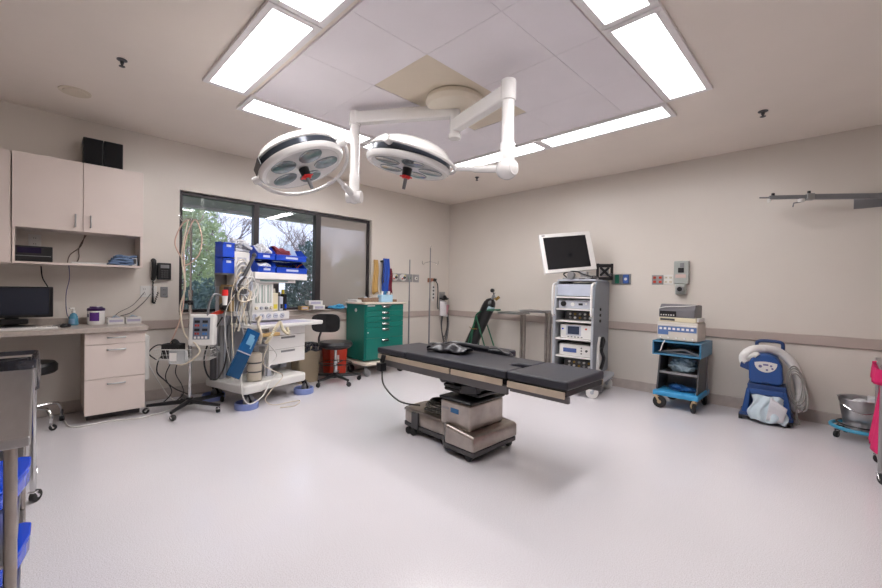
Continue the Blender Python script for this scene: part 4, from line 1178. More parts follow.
# things hung on the wall right of the window
def drape(name, y, z0, z1, w0, w1, mt, label, cat, x=.03, folds=5, amp=.012):
    m = MB()
    m.grid(lambda u, v: (x + amp * math.sin(u * folds * PI + v) + .006 * v, y + (u - .5) * (w0 + (w1 - w0) * v) + .01 * math.sin(v * 6), z1 - (z1 - z0) * v - .02 * math.sin(u * PI * 2) * v), 20, 14)
    m.box(.0, x, y - .012, y + .012, z1 - .03, z1 - .005)
    return tag(m.build(name, mt, solid=.004), label, cat)
drape('tan_strap', -1.64, 1.13, 1.64, .08, .13, TANC, 'tan belts hanging on the wall between window and green cart', 'strap', folds=3)
drape('blue_apron', -1.45, 1.12, 1.67, .12, .17, ROYAL, 'royal blue apron hanging on the wall above the green cart', 'apron', x=.04)
drape('maroon_apron', -1.365, 1.12, 1.52, .03, .09, MAROON, 'maroon cloth hanging at the right of the blue apron', 'cloth', x=.045)
drape('dark_strap', -1.52, 1.28, 1.64, .03, .05, mat('khaki_black', '3c3830', .7, var=.3), 'dark strap hanging between the tan belts and the blue apron', 'strap', x=.05, folds=2)
# medical gas outlets on window wall
go = thing('gas_outlet_panel', 'steel wall panel with two white gas outlets above the green cart', 'gas outlet panel', (.0, -1.13, 1.385), 90)
B(-.20, .12, -.012, 0, -.065, .065).build('panel', ALU, go, bevel=.003)
for x in (-.14, .03):
    m = MB(); m.cyl((x, -.012, 0), (x, -.05, 0), .06, .055, 24); kk = m.build('outlet_body', WPLAS, go, bevel=.005)
    m = MB(); m.cyl((x + .01, -.05, 0), (x + .01, -.075, 0), .022, .018, 14); m.build('knob', DGREY, kk)
    m = MB(); m.cyl((x - .03, -.05, -.02), (x - .03, -.056, -.02), .012); m.build('red_dot', REDP, kk)
    m = MB(); m.cyl((x + .02, -.045, .03), (x + .03, -.056, .03), .012); m.build('yellow_dot', YEL, kk)
for k, y in enumerate((-.945, -.80)):
    t_ = thing('wall_switch_plate', ['steel plate with green and white sockets, left of two beside the gas outlets', 'steel plate with a white socket, right of two beside the gas outlets'][k], 'wall plate', (.0, y, 1.382), 90, 'steel plates beside the gas outlets')
    B(-.066, .066, -.01, 0, -.065, .065).build('cover_plate', ALU, t_, bevel=.003)
    m = MB(); m.cyl((0, -.01, 0), (0, -.022, 0), .03, .027, 20); m.build('socket', WHITE if k else mat('green_grey', '8fa39a', .4), t_)
    m = MB(); m.cyl((0, -.022, 0), (0, -.026, 0), .012); m.build('socket_core', DGREY, t_)

# poles near the corner
t_ = thing('bare_pole', 'plain thin steel pole standing right of the green cart', 'pole', (.30, -1.19, 0))
m = MB(); m.cyl((0, 0, .03), (0, 0, 1.66), .009); m.cyl((0, 0, .03), (0, 0, 1.02), .0125); m.build('pole', GREYM, t_)
m = MB(); m.lathe([(0, 0), (.16, 0), (.16, .012), (.04, .03), (0, .032)], n=32); m.build('foot', GREYM, t_)
t_ = thing('iv_pole', 'taller steel drip pole with double hook near the corner', 'drip pole', (.26, -.715, 0))
m = MB(); m.cyl((0, 0, .03), (0, 0, 1.05), .013); m.cyl((0, 0, 1.0), (0, 0, 1.88), .008); m.build('pole', GREYM, t_)
m = MB(); d = Vector((math.cos(R(45)), math.sin(R(45)), 0))
for s_ in (-1, 1): m.tube([Vector((0, 0, 1.66)), d * s_ * .08 + Vector((0, 0, 1.64)), d * s_ * .115 + Vector((0, 0, 1.61)), d * s_ * .13 + Vector((0, 0, 1.63)), d * s_ * .13 + Vector((0, 0, 1.67))], .004, 6, smooth=4)
m.tube([(0, 0, 1.88), (.008, .008, 1.91), (.0, .0, 1.925)], .004, 6)
m.build('hook', CHROME, t_)
m = MB()
for k in range(5):
    a = R(72 * k + 10)
    m.tube([(0, 0, .09), (.24 * math.cos(a), .24 * math.sin(a), .05)], [.014, .010], 8)
m.build('foot', GREYM, t_)
for k in range(5):
    a = R(72 * k + 10)
    caster(None, t_, .225 * math.cos(a), .225 * math.sin(a), .02, .052, rot=a, wd=.02)
t_ = thing('suction_regulator', 'wall regulator with white flowmeter tubes behind the drip pole', 'regulator', (.0, -.47, 1.36), 90)
B(-.06, .06, -.05, 0, -.035, .035).build('base', mat('rust_panel', 'a0705a', .5), t_, bevel=.004)
m = MB(); m.cyl((-.0, -.07, -.36), (-.0, -.07, -.02), .02); m.cyl((.04, -.07, -.3), (.04, -.07, -.1), .016); m.cyl((0, -.05, -.05), (0, -.07, -.05), .012); m.build('flowmeter', WPLAS, t_)
for k in range(4):
    m = MB(); m.cyl((.0, -.088, -.12 - .06 * k), (.0, -.1, -.12 - .06 * k), .015); m.build('gauge', DGREY, t_)
m = MB(); m.cyl((.04, -.05, .01), (.07, -.09, .0), .028); m.tube([(.06, -.08, -.01), (.11, -.08, -.08), (.13, -.07, -.25), (.13, -.06, -.42), (.16, -.05, -.5)], .009, 8, smooth=6); m.build('hose', BLACK, t_)
t_ = thing('suction_canister', 'wall mounted canister rack with white and red bag and looped tubing in the corner', 'canister rack', (0, -.17, 0), 90)
m = MB(); m.box(-.07, .07, -.012, 0, .78, 1.16); m.build('back_plate', ALU, t_, bevel=.003)
m = MB(); m.box(-.07, .06, -.11, -.013, 1.03, 1.055); m.lathe([(0, 1.02), (.055, 1.02), (.06, 1.04), (.04, 1.07), (.02, 1.10), (0, 1.105)], c=(0, -.07, 0), n=20); m.build('valve_head', BLACK, t_)
m = MB(); m.grid(lambda u, v: (-.12 + .15 * u + .03 * v * u, -.075 - .03 * math.sin(u * PI), 1.00 - .26 * v - .02 * u), 10, 10); m.build('bag', mat('frosted_bag', 'dedadc', .3, bump=.4), t_, solid=.03)
m = MB(); m.grid(lambda u, v: (-.03 + .13 * u * (1 - .4 * v), -.085 - .02 * math.sin(u * PI), .93 - .18 * v), 10, 8); m.build('red_patch', mat('pinkish_bag', 'c08a95', .4), t_, solid=.012)
for k in range(5):
    m = MB(); w_ = .07 + .012 * k
    m.tube([(-w_ * .6, -.08, .80), (-w_, -.08 - .008 * k, .55), (-.02, -.085 - .008 * k, .36 - .035 * k), (w_ * .9, -.08, .55), (w_ * .6, -.08, .82), (.04, -.06, 1.0)], .006, 7, smooth=7)
    m.build('tubing', [BLACKR, DGREY, BLACKR, GREYM, DGREY][k], t_)

# ------------------------------------------------------------------ oxygen cylinder
ox = thing('oxygen_cylinder', 'black oxygen cylinder leaning in a green tube cart against the far wall', 'gas cylinder', (.68, -.32, 0))
tilt = Matrix.Translation((0, 0, .06)) @ Matrix.Rotation(R(29), 4, 'Y')
m = MB(); m.T = tilt; m.lathe([(0, 0), (.09, 0), (.102, .015), (.102, 1.0), (.096, 1.07), (.075, 1.12), (.04, 1.15), (.03, 1.16), (0, 1.16)], n=36); m.build('cylinder', mat('black_enamel', '0c0d0f', .3), ox)
m = MB(); m.T = tilt; m.lathe([(.103, 1.0), (.104, 1.02), (.098, 1.065), (.0975, 1.06)], n=24, a0=R(-60), a1=R(20)); m.build('label_band', mat('foil_label', 'a9c0c8', .25, .3), ox)
m = MB(); m.T = tilt @ Matrix.Translation((0, 0, .08)); m.cyl((0, 0, 1.07), (0, 0, 1.15), .02); m.cyl((-.02, -.0, 1.13), (.05, 0, 1.13), .012); m.cyl((0, 0, 1.15), (0, 0, 1.19), .008); m.build('valve', GREYM, ox)
m = MB(); m.T = tilt @ Matrix.Translation((0, 0, .08)); m.cyl((-.05, -.0, 1.2), (-.05, -.03, 1.2), .03); m.cyl((-.05, -.015, 1.2), (0, 0, 1.15), .008); m.build('gauge', BLACK, ox)
m = MB(); m.T = tilt @ Matrix.Translation((0, 0, .08)); m.cyl((.07, 0, 1.11), (.1, 0, 1.17), .022); m.cyl((.03, 0, 1.1), (.08, 0, 1.12), .01); m.build('regulator', BRASS, ox)
m = MB()
for sy in (-.1, .1):
    m.tube([(.17, sy, .06), (.30, sy, .70), (.36, sy * 1.0, .84), (.50, sy * .8, .895), (.68, sy * .5, .91)], .012, 8, smooth=5)
    m.cyl((.33, sy, .80), (.66, sy * 1.2, .02), .011)
    m.cyl((.33, sy, .80), (.08, sy * 1.1, .06), .010)
    m.cyl((.08, sy * 1.1, .06), (.64, sy * 1.2, .08), .010)
m.cyl((.68, -.05, .91), (.68, .05, .91), .014); m.cyl((.66, -.12, .02), (.66, .12, .02), .011); m.cyl((.28, -.1, .62), (.28, .1, .62), .008)
m.build('cart_frame', GREENS, ox)
m = MB()
for sy in (-.13, .13): m.cyl((.08, sy - .015, .075), (.08, sy + .015, .075), .075, n=24)
m.build('wheel', BLACKR, ox)
m = MB(); m.tube([(.20, -.1, .62), (.27, -.125, .60), (.36, -.11, .60)], .006, 6, smooth=4); m.build('chain', BRASS, ox)

# ------------------------------------------------------------------ mayo stands
def mayo(x, y, z, lab, wd=.34, rz=0):
    t_ = thing('instrument_stand', lab, 'instrument stand', (x, y, 0), rz, 'tray stands by the far wall')
    m = MB(); m.box(-wd / 2, wd / 2, -.16, .16, z - .012, z - .009); 
    m.box(-wd / 2 - .012, wd / 2 + .012, -.172, -.16, z - .006, z); m.box(-wd / 2 - .012, wd / 2 + .012, .16, .172, z - .006, z)
    m.box(-wd / 2 - .012, -wd / 2, -.16, .16, z - .006, z); m.box(wd / 2, wd / 2 + .012, -.16, .16, z - .006, z)
    m.box(-wd / 2, wd / 2, -.161, -.159, z - .012, z - .004); m.box(-wd / 2, wd / 2, .159, .161, z - .012, z - .004); m.box(-wd / 2 - .001, -wd / 2 + .001, -.16, .16, z - .012, z - .004); m.box(wd / 2 - .001, wd / 2 + .001, -.16, .16, z - .012, z - .004)
    m.build('tray', STEEL, t_)
    m = MB(); m.tube([(-wd / 2, -.14, z - .02), (wd / 2 + .03, -.14, z - .02), (wd / 2 + .03, .14, z - .02), (-wd / 2, .14, z - .02)], .008, 8, closed=True); m.build('tray_frame', STEEL, t_)
    m = MB(); m.cyl((wd / 2 + .03, 0, .05), (wd / 2 + .03, 0, z - .02), .022); m.build('post', STEELW, t_)
    m = MB(); m.cyl((wd / 2 - .07, .08, .05), (wd / 2 - .07, .08, z - .02), .022); m.build('post', STEELW, t_)
    m = MB(); m.tube([(wd / 2 + .03, 0, .06), (wd / 2 + .03, -.16, .06), (-wd / 2, -.16, .06)], .016, 8); m.tube([(wd / 2 + .03, 0, .06), (wd / 2 + .03, .16, .06), (-wd / 2, .16, .06)], .016, 8); m.cyl((wd / 2 - .07, .08, .06), (wd / 2 + .03, 0.08, .06), .014)
    m.build('foot', STEELW, t_)
    for (cx, cy) in ((wd / 2 + .03, -.16), (wd / 2 + .03, .16), (-wd / 2, -.16), (-wd / 2, .16)): caster(None, t_, cx, cy, .02, .046, rot=.5, wd=.018)
mayo(1.60, -.27, .89, 'steel instrument stand against the far wall, lower left of two')
mayo(2.0, -.27, .935, 'steel instrument stand beside the video cart, higher right of two', .36)

# ------------------------------------------------------------------ video cart
VO, VT = Vector((2.80, -.50, 0)), 8
vc = thing('video_cart', 'tall silver video cart with shelves of equipment against the far wall', 'equipment cart', VO, VT)
def V(x, y, z): return VO + Matrix.Rotation(R(VT), 3, 'Z') @ Vector((x, y, z))
m = MB(); m.prism([(.165, .2), (.24, .2), (.24, .0), (.24, 0)], 'x', 0, 0) if False else None
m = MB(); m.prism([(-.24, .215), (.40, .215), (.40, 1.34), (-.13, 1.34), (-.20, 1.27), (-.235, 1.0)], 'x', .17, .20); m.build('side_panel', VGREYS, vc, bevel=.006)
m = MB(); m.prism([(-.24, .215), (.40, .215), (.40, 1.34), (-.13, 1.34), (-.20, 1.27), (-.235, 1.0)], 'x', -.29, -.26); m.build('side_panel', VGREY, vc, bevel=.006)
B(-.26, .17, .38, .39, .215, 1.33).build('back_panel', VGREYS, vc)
m = MB(); m.box(-.275, .185, -.16, .39, 1.3415, 1.36); m.build('top_plate', LGREY, vc, bevel=.004)
B(-.2585, .1685, -.20, .19, 1.16, 1.30).build('drawer_box', mat('pale_blue_grey', 'b7bccb', .35), vc, bevel=.003)
for z in (.25, .415, .625, .84, .985, 1.13):
    B(-.2595, .1695, -.235, .379, z, z + .02).build('shelf', WPLAS, vc, bevel=.003)
m = MB()
for x in (-.275, .185):
    m.box(x - .013, x + .013, -.262, -.2405, .215, 1.02)
m.build('front_post', VGREY, vc, bevel=.006)
for x in (-.275, .185):
    m = MB(); m.tube([(x, -.24, .92), (x, -.30, .93), (x, -.315, 1.0), (x, -.315, 1.22), (x, -.29, 1.29), (x, -.20, 1.31)], .013, 10, smooth=5); m.build('grab_handle', WHITE, vc)
m = MB(); m.prism([(-.34, -.36), (-.28, -.40), (.24, -.40), (.30, -.36), (.30, .33), (.24, .36), (-.28, .36), (-.34, .33)], 'z', .15, .205); m.build('base', VGREY, vc, bevel=.015, seg=3)
for x, y in ((-.30, -.34), (.26, -.34), (-.30, .27), (.26, .27)):
    caster(None, vc, x, y, .068, .15, WPLAS, VGREY, R(190), .035)
m = MB()
for k in range(3): m.cyl((.20, -.0, 1.0 - .07 * k), (.212, 0, 1.0 - .07 * k), .018, n=14)
m.build('side_port', BLACK, vc)
m = MB(); m.prism([(-.14, .24), (-.02, .23), (.02, .45), (.02, .62), (-.06, .68), (-.12, .58)], 'x', .201, .235); hb = m.build('side_holder', WPLAS, vc, bevel=.01)
m = MB(); m.tube([(.25, -.10, .30), (.26, -.02, .42), (.25, -.09, .52), (.26, -.03, .62), (.25, -.06, .66), (.25, -.10, .55)], .02, 8, smooth=5); m.build('foot_pedal_cable', BLACK, hb)
def unit(name, lab, x0, x1, z, hh, mt, dy=0):
    t_ = thing(name, lab, 'medical device', V((x0 + x1) / 2, dy, z + .021), VT)
    w_ = (x1 - x0) / 2
    B(-w_, w_, -.20, .12, 0, hh).build('housing', mt, t_, bevel=.008)
    return t_, w_
t_, w_ = unit('camera_control_unit', 'pale grey control box with round black socket, top shelf of the video cart', -.24, .15, .985, .105, LGREY)
m = MB(); m.cyl((-.13, -.20, .055), (-.13, -.225, .055), .032, n=20); m.build('socket', BLACK, t_, bevel=.003)
m = MB(); m.cyl((-.02, -.20, .05), (-.02, -.208, .05), .024, n=20); m.cyl((.14, -.20, .06), (.14, -.208, .06), .012, n=20); m.build('knob', WPLAS, t_)
m = MB(); m.box(.05, .1, -.203, -.2005, .04, .065); m.box(-.15, .16, -.203, -.2005, .09, .094); m.build('port', BLACK, t_)
t_, w_ = unit('insufflator', 'white device with square dark display on the middle shelf of the video cart', -.21, .17, .625, .165, WPLAS)
B(-.10, .04, -.2035, -.2005, .05, .145).build('display', mat('navy_display', '3a4154', .15), t_)
m = MB(); m.box(-.12, .06, -.2025, -.2003, .035, .155); m.build('display_bezel', LGREY, t_)
m = MB(); m.cyl((.12, -.2, .12), (.12, -.206, .12), .011); m.build('red_button', REDP, t_)
m = MB(); m.cyl((-.16, -.2, .11), (-.16, -.206, .11), .01); m.build('blue_button', BLUEBR, t_)
m = MB()
for k in range(5): m.box(-.10 + .04 * k, -.08 + .04 * k, -.204, -.2005, .012, .025)
m.build('button_row', GREYM, t_)
t_, w_ = unit('light_source', 'white device with blue strip display on the lower shelf of the video cart', -.22, .16, .415, .135, WPLAS)
B(-.14, .02, -.2035, -.2005, .04, .09).build('display', mat('blue_display', '4a5d94', .2), t_)
m = MB()
for k in range(3): m.cyl((.08, -.2, .035 + .032 * k), (.08, -.206, .035 + .032 * k), .009)
m.cyl((.14, -.2, .07), (.14, -.212, .07), .014)
m.build('button', DGREY, t_)
for z, k in ((.8605, 0), (.2705, 1)):
    t_ = thing('rack_unit', ['dark rack unit with round connectors between upper and middle shelf of the video cart', 'dark rack unit with round connectors on the bottom shelf of the video cart'][k], 'medical device', V(0, .02, z), VT)
    B(-.2, .15, -.10, .12, 0, .105).build('housing', DGREY, t_, bevel=.004)
    for i in range(5):
        for j in range(2):
            m = MB(); m.cyl((-.13 + .06 * i, -.1, .03 + .045 * j), (-.13 + .06 * i, -.118, .03 + .045 * j), .014, n=12); m.build('connector', [ALU, WHITE, BRASS][(i + j) % 3], t_)
# display monitor on the cart
yaw, tl, rl = R(50.1), R(12.6), R(6.2)
N = Vector((math.sin(yaw) * math.cos(tl), -math.cos(yaw) * math.cos(tl), math.sin(tl)))
Rt = Vector((math.cos(yaw), math.sin(yaw), 0)); Uu = Rt.cross(-N)
if Uu.z < 0: Uu = -Uu
rr_ = Rt * math.cos(rl) + Uu * math.sin(rl); uu_ = -Rt * math.sin(rl) + Uu * math.cos(rl)
mq = Matrix((rr_, -N, uu_)).transposed().to_quaternion()
mo = thing('surgical_monitor', 'tilted white flat monitor standing on top of the video cart', 'monitor', V(-.05, -.02, 1.361))
oc = Vector((2.605, -.55, 1.71)) - mo.location
ob = mo
hw, hh = .34, .256
m = MB(); m.box(-hw, hw, 0, .05, -hh, hh); m.box(-hw * .7, hw * .7, .05, .09, -hh * .7, hh * .7); sc = m.build('housing', WHITE, ob, quat=mq, loc=oc, bevel=.012, seg=3)
B(-hw + .045, hw - .075, -.003, -.0003, -hh + .045, hh - .05).build('screen', SCRN, sc)
B(-hw + .03, -hw + .07, -.003, -.0003, hh - .03, hh - .018).build('brand_mark', DGREY, sc)
m = MB()
bk = oc + N * -.09
m.tube([bk, bk + Vector((-.03, .10, -.08)), Vector((0, .06, .08)), Vector((0, .04, .03))], .022, 10, smooth=4); m.build('support_arm', ALU, ob)
m = MB(); m.box(-.17, .19, -.11, .12, 0, .022); m.cyl((-.04, -.10, .05), (-.04, -.16, .05), .04, .045, 20); m.box(.06, .13, -.08, -.02, .022, .09); m.build('stand_base', ALU, ob, bevel=.005)
m = MB(); m.tube([(-.12, -.1, .024), (-.18, -.06, .07), (-.10, -.04, .1), (.02, -.08, .09), (.1, -.1, .06), (.2, -.06, .03)], .008, 7, smooth=6); m.build('cable', BLACK, ob)
t_ = thing('camera_head_holder', 'black bracket frame standing on the back of the video cart top', 'bracket', V(.17, .27, 1.361), 35)
m = MB()
for x in (-.085, .085): m.box(x - .016, x + .016, -.015, .015, .03, .21)
m.box(-.10, .10, -.015, .015, .16, .205); m.box(-.10, .10, -.015, .015, .0, .04); m.cbox((0, 0, .11), (.15, .016, .03), (0, R(45), 0)); m.cbox((0, 0, .11), (.15, .016, .03), (0, R(-45), 0)); m.sphere((.07, -.02, .06), .03)
m.build('frame', BLACK, t_, bevel=.005)
B(-.055, .055, .016, .03, .05, .15).build('back_plate', ALU, t_, bevel=.003)
m = MB(); m.tube([V(.05, -.1, 1.37), V(.1, -.12, 1.39), V(.16, -.08, 1.40), V(.14, 0, 1.375), V(.02, .06, 1.37)], .007, 7, smooth=6); m.tube([V(-.02, -.13, 1.368), V(.12, -.13, 1.372), V(.17, -.02, 1.385)], .01, 7, smooth=5)
tag(m.build('loose_cable', DGREY), 'dark cable lying across the top of the video cart', 'cable')

# ------------------------------------------------------------------ plates and boxes on the far wall
t_ = thing('gas_socket_panel', 'small wall panel with green and blue sockets right of the video cart top', 'gas outlet panel', (3.06, -.0, 1.38))
B(-.12, .12, -.014, 0, -.065, .065).build('cover_plate', ALU, t_, bevel=.003)
m = MB(); m.box(.03, .10, -.03, -.0145, -.055, .055); o_ = m.build('blue_socket', mat('medical_blue', '3b5fa6', .4), t_, bevel=.004)
m = MB(); m.cyl((.065, -.03, 0), (.065, -.036, 0), .018); m.build('socket_core', WHITE, o_)
m = MB(); m.box(-.07, -.02, -.03, -.0145, -.055, .055); m.build('green_socket', mat('medical_green', '1f6b56', .4), t_, bevel=.004)
m = MB(); m.box(-.005, .02, -.04, -.0145, -.06, .055); m.build('divider', GREYM, t_)
plate(3.487, 0, 1.37, 0, .125, .115, REDP, 'outlet plate with four red sockets on the far wall', pm=ALU)
plate(3.605, 0, 1.37, 0, .10, .115, mat('ivory', 'd8cfbc', .4), 'white outlet plate beside the red sockets on the far wall', pm=WPLAS)
t_ = thing('wall_power_box', 'grey metal power receptacle box on the far wall', 'power box', (3.748, 0, 1.45))
PBX = mat('grey_green_enamel', 'a9ada8', .4, .2)
B(-.075, .075, -.055, 0, -.13, .135).build('box', PBX, t_, bevel=.008)
m = MB(); m.box(-.03, .03, -.064, -.0555, .0, .055); m.build('switch', BLACK, t_, bevel=.003)
m = MB(); m.box(-.01, .03, -.0645, -.0555, .06, .11); m.build('data_plate', GREYM, t_)
m = MB(); m.box(-.055, .05, -.062, -.0555, -.06, -.02); m.build('warning_label', mat('pinkish_label', 'c9b0a8', .5), t_)
m = MB(); m.box(-.055, .05, -.07, 0, -.25, -.131); k_ = m.build('socket_box', PBX, t_, bevel=.01)
m = MB(); m.cyl((0, -.07, -.19), (0, -.095, -.19), .042, n=24); m.build('socket_rim', ALU, k_, bevel=.003)
m = MB(); m.cyl((0, -.0955, -.19), (0, -.098, -.19), .026, n=24); m.build('socket_core', BLACK, k_)

# ------------------------------------------------------------------ electrosurgical cart
SO = Vector((3.86, -.35, 0))
sc_ = thing('blue_grey_cart', 'two-tone blue and grey rolling cart carrying stacked devices by the far wall', 'equipment cart', SO, 0)
m = MB(); m.prism([(-.215, .12), (.215, .12), (.19, .60), (-.19, .60)], 'y', .13, .15) 
m.build('back_panel', LGREY if False else GREYM, sc_)
for s_ in (-1, 1):
    m = MB(); x = s_ * .185
    m.prism([(-.22, .185), (.18, .185), (.2, .56), (-.13, .56)], 'x', x - .008, x + .008); m.build('side_panel', DGREY, sc_, bevel=.002)
m = MB(); m.box(-.21, .21, -.275, .22, .13, .18); m.build('base', SBLUE, sc_, bevel=.01)
m = MB(); m.box(-.225, .225, -.27, .22, .56, .572); m.box(-.225, .225, -.27, .22, .694, .71); m.box(-.225, -.21, -.27, .22, .572, .694); m.box(.21, .225, -.27, .22, .572, .694); m.box(-.21, .21, .2, .22, .572, .694)
m.build('top_tray', LBLUE, sc_, bevel=.004)
m = MB(); m.box(-.176, .176, -.16, .12, .36, .372); m.box(-.176, .176, -.17, -.16, .355, .38); m.build('shelf', ALU, sc_)
for sx in (-1, 1):
    for sy in (-1, 1): caster(None, sc_, sx * .175, sy * .23 - .03, .064, .135, BLACKR, mat('tan_fork', 'b39b7a', .5), R(60 + 60 * sx), .03)
t_ = thing('electrosurgical_unit', 'cream electrosurgical unit with blue front on the blue and grey cart', 'medical device', SO + Vector((.0, -.09, .711)), -2)
m = MB(); m.box(-.19, .19, -.14, .14, .008, .20); m.build('housing', LAMBASE, t_, bevel=.008)
m = MB(); m.box(-.18, .18, -.1435, -.1405, .10, .155); m.box(-.18, -.08, -.1435, -.1405, .065, .10); m.build('front_panel', mat('panel_blue', '5c77a8', .4), t_)
m = MB()
for k in range(8): m.box(-.165 + k * .042, -.14 + k * .042, -.1455, -.144, .118, .14)
for k in range(5): m.cyl((-.15 + k * .075, -.1405, .035), (-.15 + k * .075, -.152, .035), .010)
m.box(-.18, .18, -.144, -.1405, .166, .174)
m.build('control', WHITE, t_)
m = MB(); 
for k in range(4): m.cyl((-.15 + .3 * (k % 2), -.11 + .22 * (k // 2), 0), (-.15 + .3 * (k % 2), -.11 + .22 * (k // 2), .008), .012)
m.build('foot', BLACKR, t_)
t_ = thing('beige_tray_unit', 'flat beige unit with open top lying on the electrosurgical unit', 'medical device', SO + Vector((-.005, -.08, .912)), -3)
m = MB(); m.box(-.175, .175, -.13, .13, 0, .045); m.build('housing', CREAM, t_, bevel=.006)
m = MB(); m.box(-.16, -.02, -.1335, -.1305, .012, .034); m.build('display', DGREY, t_); m = MB(); m.box(.175, .195, -.10, .08, .01, .05); m.build('side_lug', WPLAS, t_)
t_ = thing('smoke_evacuator', 'grey and dark device at the top of the stack on the blue and grey cart', 'medical device', SO + Vector((-.015, -.08, .958)), -3)
m = MB(); m.prism([(-.12, 0), (.12, 0), (.12, .13), (-.06, .14), (-.12, .08)], 'x', -.17, .17); m.build('housing', mat('smoke_grey', '6e6c70', .4), t_, bevel=.006)
m = MB(); m.box(-.16, -.0, -.1235, -.1205, .01, .065); m.build('front_panel', BLACK, t_)
m = MB()
for k in range(6): m.box(-.15 + k * .024, -.138 + k * .024, -.126, -.124, .018, .03)
m.build('button_row', WPLAS, t_)
m = MB(); m.tube([(-.17, -.13, .09), (-.1, -.12, .11), (.05, -.12, .12), (.14, -.1, .13), (.17, -.05, .135)], .004, 6, smooth=6); m.build('cord', WPLAS, t_)
t_ = thing('pencil_tray', 'grey paddle electrodes lying in the open tray of the blue and grey cart', 'instruments', SO + Vector((0, -.13, .5725)))
m = MB(); m.cbox((-.06, 0, .03), (.2, .06, .02), (0, R(-10), R(8))); m.cbox((.12, -.02, .03), (.16, .05, .02), (0, R(18), R(-12))); m.box(-.19, .18, -.03, .1, 0, .015); m.build('paddle', ALU, t_, bevel=.004)
m = MB(); m.tube([(-.18, -.08, .02), (-.14, -.15, .04), (-.12, -.16, .10), (-.10, -.15, .15)], .006, 6, smooth=5); m.build('cord', WHITE, t_)
blob('plastic_bag', SO + Vector((.01, -.03, .3725)), 0, .13, .11, .075, .10, 12, mat('pale_blue_bag', '9fb6c2', .2, var=.15, bump=.7, bscale=16, coat=.3), 'pale blue crumpled plastic bag on the middle shelf of the cart', 'bag')
blob('blue_cord_bundle', SO + Vector((.02, -.1, .181)), 0, .10, .07, .025, .2, 13, mat('navy_cord', '1c4f86', .4), 'blue cord bundle on the bottom shelf of the cart', 'cord')
blob('black_cord_bundle', SO + Vector((-.1, .03, .181)), 0, .06, .06, .022, .2, 14, BLACKR, 'black cord bundle on the bottom shelf of the cart', 'cord')

# ------------------------------------------------------------------ patient warming unit
WO = Vector((4.555, -.26, 0))
wu = thing('warming_unit', 'blue patient warming unit on wheels with a white air hose by the far wall', 'warming unit', WO, 4)
m = MB(); m.prism([(-.11, .36), (.11, .36), (.13, .40), (.12, .55), (.08, .62), (.02, .65), (-.05, .65), (-.10, .62), (-.13, .55), (-.125, .40)], 'y', -.12, .10); m.build('body', WARMB, wu, bevel=.02, seg=3)
m = MB()
pl = [(-.085 + .17 * k / 14, .565 + .012 * math.sin(PI * k / 14)) for k in range(15)] + [(.0 + .085 * math.cos(a), .56 - .085 * math.sin(a)) for a in [PI * k / 14 for k in range(1, 14)]]
m.prism(pl, 'y', -.124, -.1205); fp = m.build('control_panel', WPLAS, wu)
m = MB()
for k, (x, z) in enumerate([(-.04, .53), (.04, .54), (.01, .50), (.05, .515)]): m.cyl((x, -.1242, z), (x, -.126, z), .014 if k == 0 else .009, n=14)
m.box(-.02, .02, -.126, -.1242, .54, .555)
m.build('button', mat('violet_grey', '6a6590', .5), fp)
m = MB(); m.prism([(-.135, .355), (.155, .355), (.15, .30), (-.13, .30)], 'y', -.135, .11); m.box(-.03, .03, -.138, -.12, .37, .385); m.build('waist', WARMD, wu, bevel=.008)
m = MB()
for s_ in (-1, 1):
    m.prism([(s_ * .115 + .01, .31), (s_ * .15 + .01, .31), (s_ * .19 + .01, .05), (s_ * .13 + .01, .05)], 'y', -.14, .09)
m.box(-.13, .15, .06, .09, .05, .31); m.box(-.12, .14, -.15, -.10, .26, .31)
m.build('stand', WARMB, wu, bevel=.012)
m = MB(); m.box(-.19, .21, -.17, .13, .045, .075); m.build('foot', WARMD, wu, bevel=.012)
for x, y in ((-.18, -.13), (.19, -.13), (-.18, .1), (.19, .1)):
    m = MB(); m.cyl((x - .015, y, .033), (x + .015, y, .033), .033, n=20); m.build('wheel', BLACKR, wu)
m = MB(); m.tube([(-.06, .06, .64), (-.08, .07, .72), (-.05, .075, .755), (.09, .075, .755), (.12, .07, .72), (.11, .06, .62)], .016, 10, smooth=4); m.build('carry_handle', WARMD, wu)
m = MB(); m.prism([(-.20, .50), (-.12, .47), (-.12, .56), (-.19, .56)], 'y', -.10, .0); m.build('hose_port', WARMD, wu, bevel=.01)
m = MB()
pts = catmull([(-.165, -.06, .54), (-.17, -.07, .60), (-.12, -.08, .665), (-.03, -.02, .685), (.08, .04, .665), (.17, .06, .59), (.22, .05, .48), (.25, .04, .34), (.255, .03, .22), (.23, .02, .15), (.20, .03, .22)], 20)
m.tube(pts, [.042 if i % 2 else .037 for i in range(len(pts))], 16)
m.build('air_hose', mat('white_hose', 'eceae8', .45, var=.04), wu, ang=80)
m = MB(); m.tube([(-.165, -.065, .55), (-.14, -.075, .60), (-.08, -.1, .63), (-.06, -.11, .62)], .03, 14, smooth=5); m.build('hose_end', TUBEW, wu)
for k in range(4):
    m = MB(); c0 = Vector((.21 + .01 * k, -.03 - .012 * k, .38 - .02 * k))
    m.tube([c0 + Vector((.055 * math.cos(a) + .04 * math.sin(a + k) * .3, .01 * math.sin(2 * a), .17 * math.sin(a))) + Vector((.02 * math.sin(a) * -1, 0, 0)) for a in [2 * PI * i / 14 for i in range(14)]], .006, 7, closed=True, smooth=4)
    m.build('power_cord', mat('grey_cord', '9a9892', .45), wu)
m = MB(); m.tube([(.22, -.05, .22), (.23, -.06, .1), (.25, -.04, .02), (.2, .02, .008)], .006, 7, smooth=6); m.build('power_cord', MATS['grey_cord'], wu)
m = MB()
